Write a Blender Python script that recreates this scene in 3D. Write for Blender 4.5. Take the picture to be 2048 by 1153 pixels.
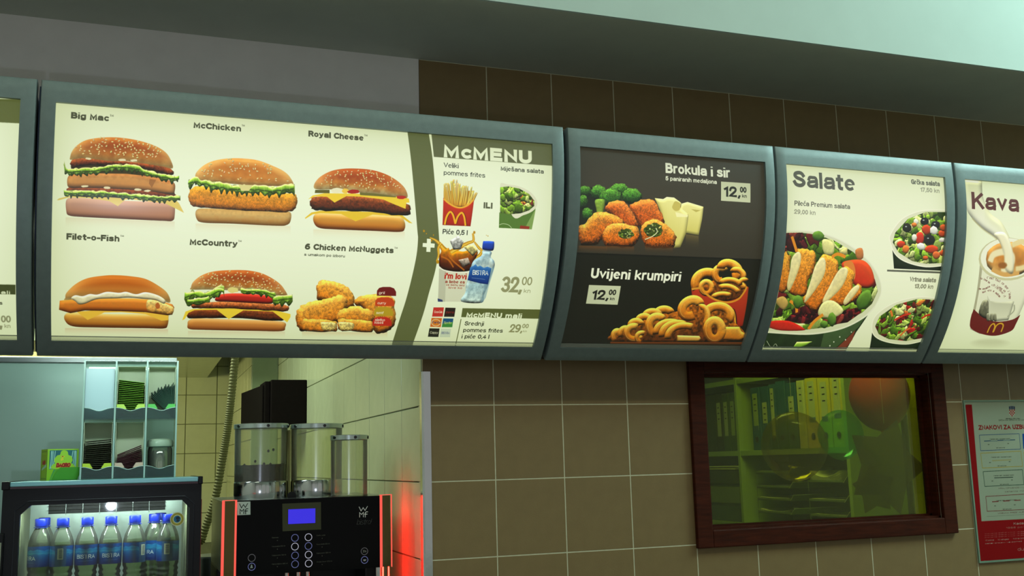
import bpy, bmesh, math, random
import numpy as np
from mathutils import Vector, Matrix

# ---------------------------------------------------------------- camera, world, lights, exposure
scene = bpy.context.scene
for o in list(bpy.data.objects):
    bpy.data.objects.remove(o)
F_PX, YAW, PITCH, ROLL = 2059.026, .34782024, .16693922, -.02647731
CAM = np.array([-.703574741, -2.65977389, 1.547851575])


def cam_rows():
    cy_, sy = math.cos(YAW), math.sin(YAW)
    cp, sp = math.cos(PITCH), math.sin(PITCH)
    f = np.array([sy * cp, cy_ * cp, sp])
    r = np.array([cy_, -sy, 0.])
    u = np.cross(r, f)
    cr, sr = math.cos(ROLL), math.sin(ROLL)
    return np.array([cr * r + sr * u, -sr * r + cr * u, f])


ROWS = cam_rows()
cam_data = bpy.data.cameras.new('camera')
cam = bpy.data.objects.new('camera', cam_data)
scene.collection.objects.link(cam)
cam_data.sensor_width = 36
cam_data.lens = F_PX / 2048 * 36
cam_data.clip_start = .01
cam.matrix_world = Matrix(((ROWS[0][0], ROWS[1][0], -ROWS[2][0], CAM[0]),
                           (ROWS[0][1], ROWS[1][1], -ROWS[2][1], CAM[1]),
                           (ROWS[0][2], ROWS[1][2], -ROWS[2][2], CAM[2]), (0, 0, 0, 1)))
scene.camera = cam
scene.view_settings.view_transform = 'Standard'
scene.view_settings.look = 'None'
scene.view_settings.exposure = 0
scene.view_settings.gamma = 1
scene.view_settings.use_curve_mapping = False
scene.cycles.use_denoising = True
scene.cycles.max_bounces = 10
scene.cycles.transparent_max_bounces = 24
scene.cycles.transmission_bounces = 10
scene.cycles.sample_clamp_indirect = 3
scene.cycles.caustics_refractive = False
scene.cycles.caustics_reflective = False

world = bpy.data.worlds.new('world')
scene.world = world
world.use_nodes = True
bg = world.node_tree.nodes['Background']
bg.inputs[0].default_value = (.60, .62, .57, 1)
bg.inputs[1].default_value = .52


def lamp(name, kind, loc, energy, color, size=.1, size_y=None, aim=None, spread=None):
    d = bpy.data.lights.new(name, kind)
    d.energy = energy
    d.color = color
    if kind == 'AREA':
        d.size = size
        if size_y:
            d.shape = 'RECTANGLE'
            d.size_y = size_y
        if spread:
            d.spread = spread
    else:
        d.shadow_soft_size = size
    o = bpy.data.objects.new(name, d)
    scene.collection.objects.link(o)
    o.location = loc
    if aim is not None:
        o.rotation_euler = (Vector(aim) - Vector(loc)).to_track_quat('-Z', 'Y').to_euler()
    return o


# tube lights in long rows under the customer room's ceiling, and a fascia light
lamp('room_light', 'AREA', (1.6, -2.35, 4.02), 21, (.90, 1, .78), 5.0, .14, aim=(1.6, -1.3, 2.0))
lamp('room_light', 'AREA', (-2.6, -2.35, 4.02), 13, (.90, 1, .78), 3.0, .14, aim=(-2.4, -1.3, 2.0))
lamp('room_light', 'AREA', (3.3, -1.30, 3.75), 60, (.66, 1, .95), 1.6, .14, aim=(2.6, -.4, 3.0))  # added light that brightens the fascia towards the right
# kitchen lights behind the menu board and in the corridor
lamp('kitchen_light', 'AREA', (-.86, .16, 2.38), 4.5, (.74, 1, .90), .9, .16, aim=(-.80, .62, 1.5))
lamp('kitchen_light', 'AREA', (-.70, .07, 1.885), 1.7, (.78, 1, .92), .6, .03, aim=(-.72, .45, 1.68))
lamp('kitchen_light', 'AREA', (-1.0, 1.7, 2.5), 24, (.84, 1, .74), .5, .5, aim=(-.7, 2.1, 0))
lamp('kitchen_light', 'AREA', (-1.45, 3.2, 2.10), 15, (1, .95, .45), .4, .4, aim=(-.5, 4.6, 1.5))
# fill light added inside the cooler to brighten the bottles
lamp('cooler_fill_light', 'AREA', (-.78, .325, 1.466), 2.2, (.85, .95, 1), .36, .02, aim=(-.78, .42, 1.2))
# office lamp and an added fill behind the window
lamp('office_light', 'AREA', (1.7, 1.2, 2.45), 9, (.90, 1, .68), .5, .5, aim=(1.9, 1.3, 0))
lamp('office_light', 'AREA', (1.45, .12, 2.30), 4.5, (.92, 1, .7), .4, .08, aim=(1.8, .6, 1.4))  # fill added just inside the window to light the blind and shells
# small bluish flash of the camera, a hand's width below the lens
lamp('flash_light', 'POINT', (-.83, -2.66, 1.375), 9, (.72, .82, 1), .022)


# ---------------------------------------------------------------- pixel helpers (measured points -> metres)
def ray(u, v):
    return ROWS.T @ np.array([(u - 1024) / F_PX, (576.5 - v) / F_PX, 1])


def at_y(u, v, y):
    d = ray(u, v)
    return CAM + d * ((y - CAM[1]) / d[1])


def at_x(u, v, x):
    d = ray(u, v)
    return CAM + d * ((x - CAM[0]) / d[0])


YC, ZC, RB = .461, 2.340, .774     # the boards' faces are one cylinder: axis along X
RS = RB - .008                     # printed screens sit 8 mm behind the frame face


def on_board(u, v, R=RS):
    d = ray(u, v)
    a = d[1] ** 2 + d[2] ** 2
    b = 2 * (d[1] * (CAM[1] - YC) + d[2] * (CAM[2] - ZC))
    c = (CAM[1] - YC) ** 2 + (CAM[2] - ZC) ** 2 - R * R
    D = b * b - 4 * a * c
    t = (-b - math.sqrt(max(D, 0))) / (2 * a)
    p = CAM + t * d
    return p[0], math.atan2(p[2] - ZC, YC - p[1]) * R


# ---------------------------------------------------------------- materials
def lin(c):
    return tuple(((x / 255) / 12.92 if x / 255 <= .04045 else ((x / 255 + .055) / 1.055) ** 2.4) for x in c)


MATS = {}


def mat(name, rgb, rough=.5, metal=0, noise=0, nscale=30, bump=0, bscale=200, emit=None, es=1, alpha=1, trans=0, ior=1.45, coat=0, spec=.5, stretch=None):
    if name in MATS:
        return MATS[name]
    m = bpy.data.materials.new(name)
    m.use_nodes = True
    nt = m.node_tree
    p = nt.nodes['Principled BSDF']
    col = lin(rgb) + (1,)
    p.inputs['Base Color'].default_value = col
    p.inputs['Roughness'].default_value = rough
    p.inputs['Metallic'].default_value = metal
    p.inputs['Alpha'].default_value = alpha
    p.inputs['Transmission Weight'].default_value = trans
    p.inputs['IOR'].default_value = ior
    p.inputs['Coat Weight'].default_value = coat
    p.inputs['Specular IOR Level'].default_value = spec
    if emit:
        p.inputs['Emission Color'].default_value = lin(emit) + (1,)
        p.inputs['Emission Strength'].default_value = es
    tc = None
    if noise or bump:
        tc = nt.nodes.new('ShaderNodeTexCoord')
        src = tc.outputs['Object']
        if stretch:
            mp = nt.nodes.new('ShaderNodeMapping')
            mp.inputs['Scale'].default_value = stretch
            nt.links.new(src, mp.inputs[0])
            src = mp.outputs[0]
    if noise:
        n = nt.nodes.new('ShaderNodeTexNoise')
        n.inputs['Scale'].default_value = nscale
        n.inputs['Detail'].default_value = 5
        nt.links.new(src, n.inputs['Vector'])
        r = nt.nodes.new('ShaderNodeValToRGB')
        r.color_ramp.elements[0].position = .3
        r.color_ramp.elements[1].position = .7
        r.color_ramp.elements[0].color = tuple(x * (1 - noise) for x in col[:3]) + (1,)
        r.color_ramp.elements[1].color = tuple(min(1, x * (1 + noise)) for x in col[:3]) + (1,)
        nt.links.new(n.outputs['Fac'], r.inputs[0])
        nt.links.new(r.outputs[0], p.inputs['Base Color'])
    if bump:
        n = nt.nodes.new('ShaderNodeTexNoise')
        n.inputs['Scale'].default_value = bscale
        n.inputs['Detail'].default_value = 3
        nt.links.new(src, n.inputs['Vector'])
        b = nt.nodes.new('ShaderNodeBump')
        b.inputs['Strength'].default_value = bump
        b.inputs['Distance'].default_value = .002
        nt.links.new(n.outputs['Fac'], b.inputs['Height'])
        nt.links.new(b.outputs[0], p.inputs['Normal'])
    MATS[name] = m
    return m


def thin_glass(name, rgb, clear=.9, rough=.03, ior=1.45, fres=1.0, streak=0):
    """a thin pane or shell: mostly see-through, tinted, with mirror reflections by Fresnel"""
    if name in MATS:
        return MATS[name]
    m = bpy.data.materials.new(name)
    m.use_nodes = True
    nt = m.node_tree
    nt.nodes.clear()
    out = nt.nodes.new('ShaderNodeOutputMaterial')
    tr = nt.nodes.new('ShaderNodeBsdfTransparent')
    tr.inputs[0].default_value = lin(rgb) + (1,)
    df = nt.nodes.new('ShaderNodeBsdfDiffuse')
    df.inputs[0].default_value = lin(rgb) + (1,)
    gl = nt.nodes.new('ShaderNodeBsdfGlossy')
    gl.inputs['Roughness'].default_value = rough
    fr = nt.nodes.new('ShaderNodeFresnel')
    fr.inputs[0].default_value = ior
    m1 = nt.nodes.new('ShaderNodeMixShader')
    m1.inputs[0].default_value = 1 - clear
    nt.links.new(tr.outputs[0], m1.inputs[1])
    nt.links.new(df.outputs[0], m1.inputs[2])
    mul = nt.nodes.new('ShaderNodeMath')
    mul.operation = 'MULTIPLY'
    mul.inputs[1].default_value = fres
    nt.links.new(fr.outputs[0], mul.inputs[0])
    m2 = nt.nodes.new('ShaderNodeMixShader')
    if streak:
        mul.operation = 'ADD'
        mul.inputs[1].default_value = streak
    nt.links.new(mul.outputs[0], m2.inputs[0])
    nt.links.new(m1.outputs[0], m2.inputs[1])
    nt.links.new(gl.outputs[0], m2.inputs[2])
    nt.links.new(m2.outputs[0], out.inputs[0])
    MATS[name] = m
    return m


# ---------------------------------------------------------------- mesh helpers
class MB:
    def __init__(s):
        s.v, s.f, s.uv, s.mi = [], [], {}, []

    def add(s, vs, fs, mi=0):
        b = len(s.v)
        s.v += [tuple(float(c) for c in p) for p in vs]
        s.f += [tuple(b + i for i in f) for f in fs]
        s.mi += [mi] * len(fs)
        return s

    def box(s, x0, x1, y0, y1, z0, z1, mi=0):
        vs = [(x, y, z) for x in (x0, x1) for y in (y0, y1) for z in (z0, z1)]
        return s.add(vs, [(0, 1, 3, 2), (4, 6, 7, 5), (0, 4, 5, 1), (2, 3, 7, 6), (0, 2, 6, 4), (1, 5, 7, 3)], mi)

    def lathe(s, c, prof, n=32, caps=True, mi=0):
        vs, fs = [], []
        for r, z in prof:
            for k in range(n):
                a = 2 * math.pi * k / n
                vs.append((c[0] + r * math.cos(a), c[1] + r * math.sin(a), c[2] + z))
        for j in range(len(prof) - 1):
            for k in range(n):
                k2 = (k + 1) % n
                fs.append((j * n + k, j * n + k2, (j + 1) * n + k2, (j + 1) * n + k))
        if caps:
            fs.append(tuple(range(n - 1, -1, -1)))
            fs.append(tuple((len(prof) - 1) * n + k for k in range(n)))
        return s.add(vs, fs, mi)

    def tube(s, pts, rad, n=10, mi=0):
        pts = [Vector(p) for p in pts]
        vs, fs = [], []
        up = Vector((0, 0, 1))
        for i, p in enumerate(pts):
            t = (pts[min(i + 1, len(pts) - 1)] - pts[max(i - 1, 0)]).normalized()
            a = t.cross(up)
            if a.length < 1e-3:
                a = t.cross(Vector((0, 1, 0)))
            a.normalize()
            b = t.cross(a)
            r = rad[i] if hasattr(rad, '__len__') else rad
            for k in range(n):
                g = 2 * math.pi * k / n
                vs.append(p + a * (r * math.cos(g)) + b * (r * math.sin(g)))
        for j in range(len(pts) - 1):
            for k in range(n):
                k2 = (k + 1) % n
                fs.append((j * n + k, j * n + k2, (j + 1) * n + k2, (j + 1) * n + k))
        fs.append(tuple(range(n - 1, -1, -1)))
        fs.append(tuple((len(pts) - 1) * n + k for k in range(n)))
        return s.add(vs, fs, mi)

    def prism_y(s, poly, y0, y1, mi=0):
        """polygon of (x, z), pushed from y0 to y1"""
        n = len(poly)
        vs = [(x, y0, z) for x, z in poly] + [(x, y1, z) for x, z in poly]
        fs = [tuple(range(n)), tuple(range(2 * n - 1, n - 1, -1))]
        fs += [(i, i + n, (i + 1) % n + n, (i + 1) % n) for i in range(n)]
        return s.add(vs, fs, mi)

    def build(s, name, m, parent=None, bevel=0, smooth=False, seg=2, loc=None):
        me = bpy.data.meshes.new(name)
        me.from_pydata(s.v, [], s.f)
        for k in (m if isinstance(m, (list, tuple)) else [m]):
            me.materials.append(k)
        if any(s.mi):
            me.polygons.foreach_set('material_index', s.mi)
        bm = bmesh.new()
        bm.from_mesh(me)
        bmesh.ops.recalc_face_normals(bm, faces=bm.faces)
        if bevel:
            es = [e for e in bm.edges if len(e.link_faces) == 2 and e.calc_face_angle(0) > .5]
            bmesh.ops.bevel(bm, geom=es, offset=bevel, segments=seg, affect='EDGES', profile=.6, clamp_overlap=True)
        bm.to_mesh(me)
        bm.free()
        if smooth:
            me.polygons.foreach_set('use_smooth', [True] * len(me.polygons))
            me.set_sharp_from_angle(angle=math.radians(38))
        o = bpy.data.objects.new(name, me)
        scene.collection.objects.link(o)
        if parent is not None:
            o.parent = parent
            o.matrix_parent_inverse = Matrix.Translation(-Vector(parent.location)) if parent.type == 'EMPTY' and parent.parent is None else Matrix()
        return o


def tag(o, label=None, cat=None, group=None, kind=None):
    if label:
        o['label'] = label
    if cat:
        o['category'] = cat
    if group:
        o['group'] = group
    if kind:
        o['kind'] = kind
    return o


def thing(name, label, cat, loc=(0, 0, 0), group=None):
    o = bpy.data.objects.new(name, None)
    o.empty_display_size = .05
    scene.collection.objects.link(o)
    o.location = [float(c) for c in loc]
    return tag(o, label, cat, group)


def copy_tree(o, parent=None, shift=None):
    c = o.copy()
    scene.collection.objects.link(c)
    if parent is not None:
        c.parent = parent
    if shift is not None:
        c.location = Vector(o.location) + Vector(shift)
    for ch in list(o.children):
        copy_tree(ch, c)
    return c


# ---------------------------------------------------------------- a little painter for flat printed graphics
def vnoise(h, w, cell, seed):
    rs = np.random.RandomState(seed)
    gh, gw = int(h / cell) + 3, int(w / cell) + 3
    g = rs.rand(gh, gw)
    y = np.arange(h) / cell
    x = np.arange(w) / cell
    yi, xi = y.astype(int), x.astype(int)
    fy, fx = y - yi, x - xi
    fy, fx = (fy * fy * (3 - 2 * fy))[:, None], (fx * fx * (3 - 2 * fx))[None]
    a = g[yi][:, xi]
    b = g[yi][:, xi + 1]
    c = g[yi + 1][:, xi]
    d = g[yi + 1][:, xi + 1]
    return ((a * (1 - fx) + b * fx) * (1 - fy) + (c * (1 - fx) + d * fx) * fy) - .5


def fbm(h, w, cell, seed):
    n = vnoise(h, w, cell, seed)
    if cell > 3:
        n = n + .5 * vnoise(h, w, cell / 2, seed + 1)
    if cell > 6:
        n = n + .25 * vnoise(h, w, cell / 4, seed + 2)
    return n


def blur(a, r):
    r = int(max(1, r))
    for ax in (0, 1):
        p = np.pad(a, [(r + 1, r) if ax == 0 else (0, 0), (r + 1, r) if ax == 1 else (0, 0)], mode='constant')
        c = np.cumsum(p, ax)
        a = (c[2 * r + 1:] - c[:-2 * r - 1]) / (2 * r + 1) if ax == 0 else (c[:, 2 * r + 1:] - c[:, :-2 * r - 1]) / (2 * r + 1)
    return a


def smooth(pts, n=8, closed=True):
    """Catmull-Rom through the points"""
    p = np.array(pts, float)
    N = len(p)
    out = []
    for i in range(N if closed else N - 1):
        if closed:
            a, b, c, d = p[i - 1], p[i], p[(i + 1) % N], p[(i + 2) % N]
        else:
            a, b, c, d = p[max(i - 1, 0)], p[i], p[i + 1], p[min(i + 2, N - 1)]
        for t in np.linspace(0, 1, n, endpoint=False):
            out.append(tuple(.5 * ((2 * b) + (c - a) * t + (2 * a - 5 * b + 4 * c - d) * t * t + (3 * b - a - 3 * c + d) * t ** 3)))
    if not closed:
        out.append(tuple(p[-1]))
    return out


# a hand-drawn stroke alphabet: centre lines with cap height 1 and x-height .73
def arc(cx, cy, rx, ry, a0, a1):
    n = max(4, int(abs(a1 - a0) / 18))
    return [(cx + rx * math.cos(math.radians(t)), cy + ry * math.sin(math.radians(t))) for t in np.linspace(a0, a1, n + 1)]


def open_smooth(pts):
    return smooth(pts, 4, False)


def ring(cx, cy, rx, ry):
    return arc(cx, cy, rx, ry, 90, 451)


X = .70
BOWL = ring(.27, X / 2, .27, X / 2)
ESS = [(.6, .8), (.5, .95), (.32, 1), (.1, .93), (.04, .76), (.16, .6), (.34, .52), (.54, .42), (.64, .24), (.52, .06), (.32, 0), (.1, .07), (0, .24)]
S_LOW = open_smooth([(x * .86, y * X) for x, y in [(.58, .86), (.5, .97), (.32, 1), (.1, .95), (.04, .78), (.14, .62), (.34, .52), (.54, .4), (.64, .22), (.54, .05), (.32, 0), (.1, .04), (.02, .14)]])
A_LOW = [open_smooth([(.05, .54), (.12, .69), (.3, X), (.5, .68), (.58, .5)]) + [(.58, 0)],
         open_smooth([(.58, .40), (.28, .37), (.07, .30), (0, .16), (.09, .03), (.26, 0), (.46, .06), (.58, .2)])]
CARON = [(.1, 1.12), (.26, .96), (.42, 1.12)]
ACUTE = [(.22, .94), (.36, 1.14)]
STROKES = {
    'A': [[(0, 0), (.38, 1), (.76, 0)], [(.13, .32), (.63, .32)]],
    'B': [[(.34, 1), (0, 1), (0, 0), (.38, 0)], [(0, .53), (.36, .53)], arc(.34, .765, .24, .235, 90, -90), arc(.38, .265, .26, .265, 90, -90)],
    'C': [arc(.4, .5, .4, .5, 48, 312)],
    'D': [[(.28, 1), (0, 1), (0, 0), (.28, 0)], arc(.28, .5, .4, .5, 90, -90)],
    'E': [[(.55, 1), (0, 1), (0, 0), (.57, 0)], [(0, .52), (.5, .52)]],
    'F': [[(.54, 1), (0, 1), (0, 0)], [(0, .5), (.47, .5)]],
    'G': [arc(.4, .5, .4, .5, 48, 330), [(.44, .47), (.78, .47), (.78, .05)]],
    'H': [[(0, 0), (0, 1)], [(.64, 0), (.64, 1)], [(0, .53), (.64, .53)]],
    'I': [[(0, 0), (0, 1)]],
    'J': [[(.45, 1), (.45, .25)] + arc(.23, .23, .22, .23, 0, -180)],
    'K': [[(0, 0), (0, 1)], [(.6, 1), (.1, .44)], [(.26, .60), (.66, 0)]],
    'L': [[(0, 1), (0, 0), (.5, 0)]],
    'M': [[(0, 0), (0, 1), (.37, .12), (.74, 1), (.74, 0)]],
    'N': [[(0, 0), (0, 1), (.62, 0), (.62, 1)]],
    'O': [ring(.42, .5, .42, .5)],
    'P': [[(.34, 1), (0, 1), (0, 0)], [(0, .46), (.34, .46)], arc(.34, .73, .27, .27, 90, -90)],
    'R': [[(.34, 1), (0, 1), (0, 0)], [(0, .48), (.36, .48)], arc(.34, .74, .27, .26, 90, -90), [(.36, .48), (.62, 0)]],
    'S': [open_smooth(ESS)],
    'T': [[(0, 1), (.66, 1)], [(.33, 1), (.33, 0)]],
    'U': [[(0, 1), (0, .32)] + arc(.31, .32, .31, .32, 180, 360) + [(.62, 1)]],
    'V': [[(0, 1), (.36, 0), (.72, 1)]],
    'W': [[(0, 1), (.25, 0), (.5, 1), (.75, 0), (1, 1)]],
    'Y': [[(0, 1), (.34, .45), (.68, 1)], [(.34, .45), (.34, 0)]],
    'Z': [[(0, 1), (.6, 1), (0, 0), (.62, 0)]],
    'a': A_LOW,
    'b': [[(0, 0), (0, 1)], BOWL],
    'c': [arc(.27, X / 2, .27, X / 2, 54, 306)],
    'd': [[(.54, 0), (.54, 1)], BOWL],
    'e': [[(0, .38), (.54, .38)] + arc(.27, X / 2, .27, X / 2, 5, 304)],
    'f': [[(.3, 1)] + arc(.28, .82, .16, .18, 90, 180) + [(.12, 0)], [(0, .7), (.3, .7)]],
    'g': [BOWL, [(.54, X), (.54, -.05)] + arc(.27, -.05, .27, .22, 0, -155)],
    'h': [[(0, 0), (0, 1)], arc(.25, .46, .25, .27, 180, 0) + [(.5, 0)]],
    'i': [[(0, 0), (0, .64)], [(0, .99), (0, 1)]],
    'j': [[(.12, .64), (.12, -.12)] + arc(0, -.12, .12, .15, 0, -90), [(.12, .99), (.12, 1)]],
    'k': [[(0, 0), (0, 1)], [(.46, X), (0, .26)], [(.16, .42), (.5, 0)]],
    'l': [[(0, 0), (0, 1)]],
    'm': [[(0, 0), (0, X)], arc(.21, .5, .21, .23, 180, 0) + [(.42, 0)], arc(.63, .5, .21, .23, 180, 0) + [(.84, 0)]],
    'n': [[(0, 0), (0, X)], arc(.25, .46, .25, .27, 180, 0) + [(.5, 0)]],
    'o': [BOWL],
    'p': [[(0, X), (0, -.27)], BOWL],
    'q': [[(.54, X), (.54, -.27)], BOWL],
    'r': [[(0, 0), (0, X)], arc(.24, .43, .24, .3, 180, 80)],
    's': [S_LOW],
    't': [[(.12, .95), (.12, .15)] + arc(.26, .15, .14, .15, 180, 275), [(0, .7), (.3, .7)]],
    'u': [[(0, X), (0, .25)] + arc(.25, .25, .25, .25, 180, 360), [(.5, X), (.5, 0)]],
    'v': [[(0, X), (.26, 0), (.52, X)]],
    'w': [[(0, X), (.2, 0), (.4, X), (.6, 0), (.8, X)]],
    'x': [[(0, X), (.5, 0)], [(0, 0), (.5, X)]],
    'y': [[(0, X), (.26, .02)], [(.52, X), (.22, -.15), (.02, -.25)]],
    'z': [[(0, X), (.46, X), (0, 0), (.48, 0)]],
    '0': [ring(.28, .5, .28, .5)],
    '1': [[(0, .78), (.22, 1), (.22, 0)]],
    '2': [open_smooth([(.01, .7), (.08, .92), (.28, 1), (.48, .93), (.54, .73), (.42, .48), (0, 0)]) + [(.56, 0)]],
    '3': [arc(.27, .75, .25, .25, 150, -90), arc(.27, .25, .28, .26, 90, -150)],
    '4': [[(.58, .27), (0, .27), (.42, 1), (.42, 0)]],
    '5': [[(.52, 1), (.1, 1), (.04, .5)] + open_smooth([(.04, .5), (.28, .62), (.52, .5), (.56, .3), (.44, .06), (.24, 0), (.02, .12)])],
    '6': [ring(.3, .3, .3, .3), open_smooth([(0, .32), (.04, .66), (.2, .92), (.36, 1), (.5, .98)])],
    '7': [[(0, 1), (.54, 1), (.16, 0)]],
    '8': [ring(.28, .76, .24, .24), ring(.28, .26, .28, .26)],
    '9': [ring(.3, .7, .3, .3), open_smooth([(.6, .68), (.56, .34), (.4, .08), (.24, 0), (.1, .02)])],
    '.': [[(0, 0), (0, .02)]],
    ',': [[(.06, .03), (0, -.16)]],
    '!': [[(0, .3), (0, 1)], [(0, 0), (0, .02)]],
    ':': [[(0, .1), (0, .12)], [(0, .6), (0, .62)]],
    '-': [[(0, .38), (.28, .38)]],
    "'": [[(0, 1), (0, .8)]],
    '/': [[(0, -.1), (.36, 1.05)]],
    'š': [S_LOW, CARON], 'č': [arc(.27, X / 2, .27, X / 2, 54, 306), CARON], 'ž': [[(0, X), (.46, X), (0, 0), (.48, 0)], CARON],
    'ć': [arc(.27, X / 2, .27, X / 2, 54, 306), ACUTE], 'đ': [[(.54, 0), (.54, 1)], BOWL, [(.34, .86), (.66, .86)]],
    'Š': [open_smooth(ESS), [(x + .05, y + .2) for x, y in CARON]],
    'Ž': [[(0, 1), (.6, 1), (0, 0), (.62, 0)], [(x + .05, y + .2) for x, y in CARON]],
    'в': [[(.28, X), (0, X), (0, 0), (.3, 0)], [(0, .38), (.28, .38)], arc(.28, .555, .17, .175, 90, -90), arc(.3, .19, .2, .19, 90, -90)],
    'о': [BOWL], 'т': [[(0, X), (.5, X)], [(.25, X), (.25, 0)]], 'ч': [[(0, X), (0, .42), (.12, .3), (.48, .3)], [(.48, X), (.48, 0)]],
    'я': [[(.48, 0), (.48, X), (.16, X), (.02, .55), (.16, .34), (.48, .34)], [(.26, .34), (0, 0)]],
    'л': [[(0, 0), (.12, .1), (.16, X), (.5, X), (.5, 0)]], 'ю': [[(0, 0), (0, X)], [(0, .38), (.18, .38)], ring(.42, X / 2, .24, X / 2)],
    'б': [BOWL, open_smooth([(0, .4), (.06, .8), (.5, 1)])],
}


def stroke_poly(p, w):
    """outline of a centre line of width w with square ends and mitred corners"""
    p = np.asarray(p, float)
    flat = w < 0
    w = abs(w)
    keep = np.r_[True, np.hypot(*np.diff(p, axis=0).T) > 1e-4]
    p = p[keep]
    if len(p) < 2:
        return None
    d = np.diff(p, axis=0)
    d /= np.hypot(d[:, 0], d[:, 1])[:, None]
    closed = np.hypot(*(p[0] - p[-1])) < w * .2
    p = p.copy()
    if not closed and not flat:
        p[0] = p[0] - d[0] * w / 2
        p[-1] = p[-1] + d[-1] * w / 2
    n = np.stack([-d[:, 1], d[:, 0]], 1)
    m = np.concatenate([n[:1], n[:-1] + n[1:], n[-1:]])
    L = (m * m).sum(1)
    m[1:-1] = m[1:-1] * 2 / np.maximum(L[1:-1], .75)[:, None]
    m *= w / 2
    return np.concatenate([p + m, (p - m)[::-1]])


LOWER = 'abcdeghkmnopqrsuvwxyzščžćđ'


def line_of(txt, gap):
    """strokes of a line of text in glyph units"""
    x, out = 0., []
    for ch in txt:
        if ch == ' ' or ch not in STROKES:
            x += .30 + gap * .5
            continue
        g = STROKES[ch]
        lo = min(q[0] for s_ in g for q in s_)
        hi = max(q[0] for s_ in g for q in s_)
        for s_ in g:
            out.append((np.array(s_) + np.array([x - lo, 0.]), .86 if ch in LOWER else 1.))
        x += hi - lo + gap
    return out


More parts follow.
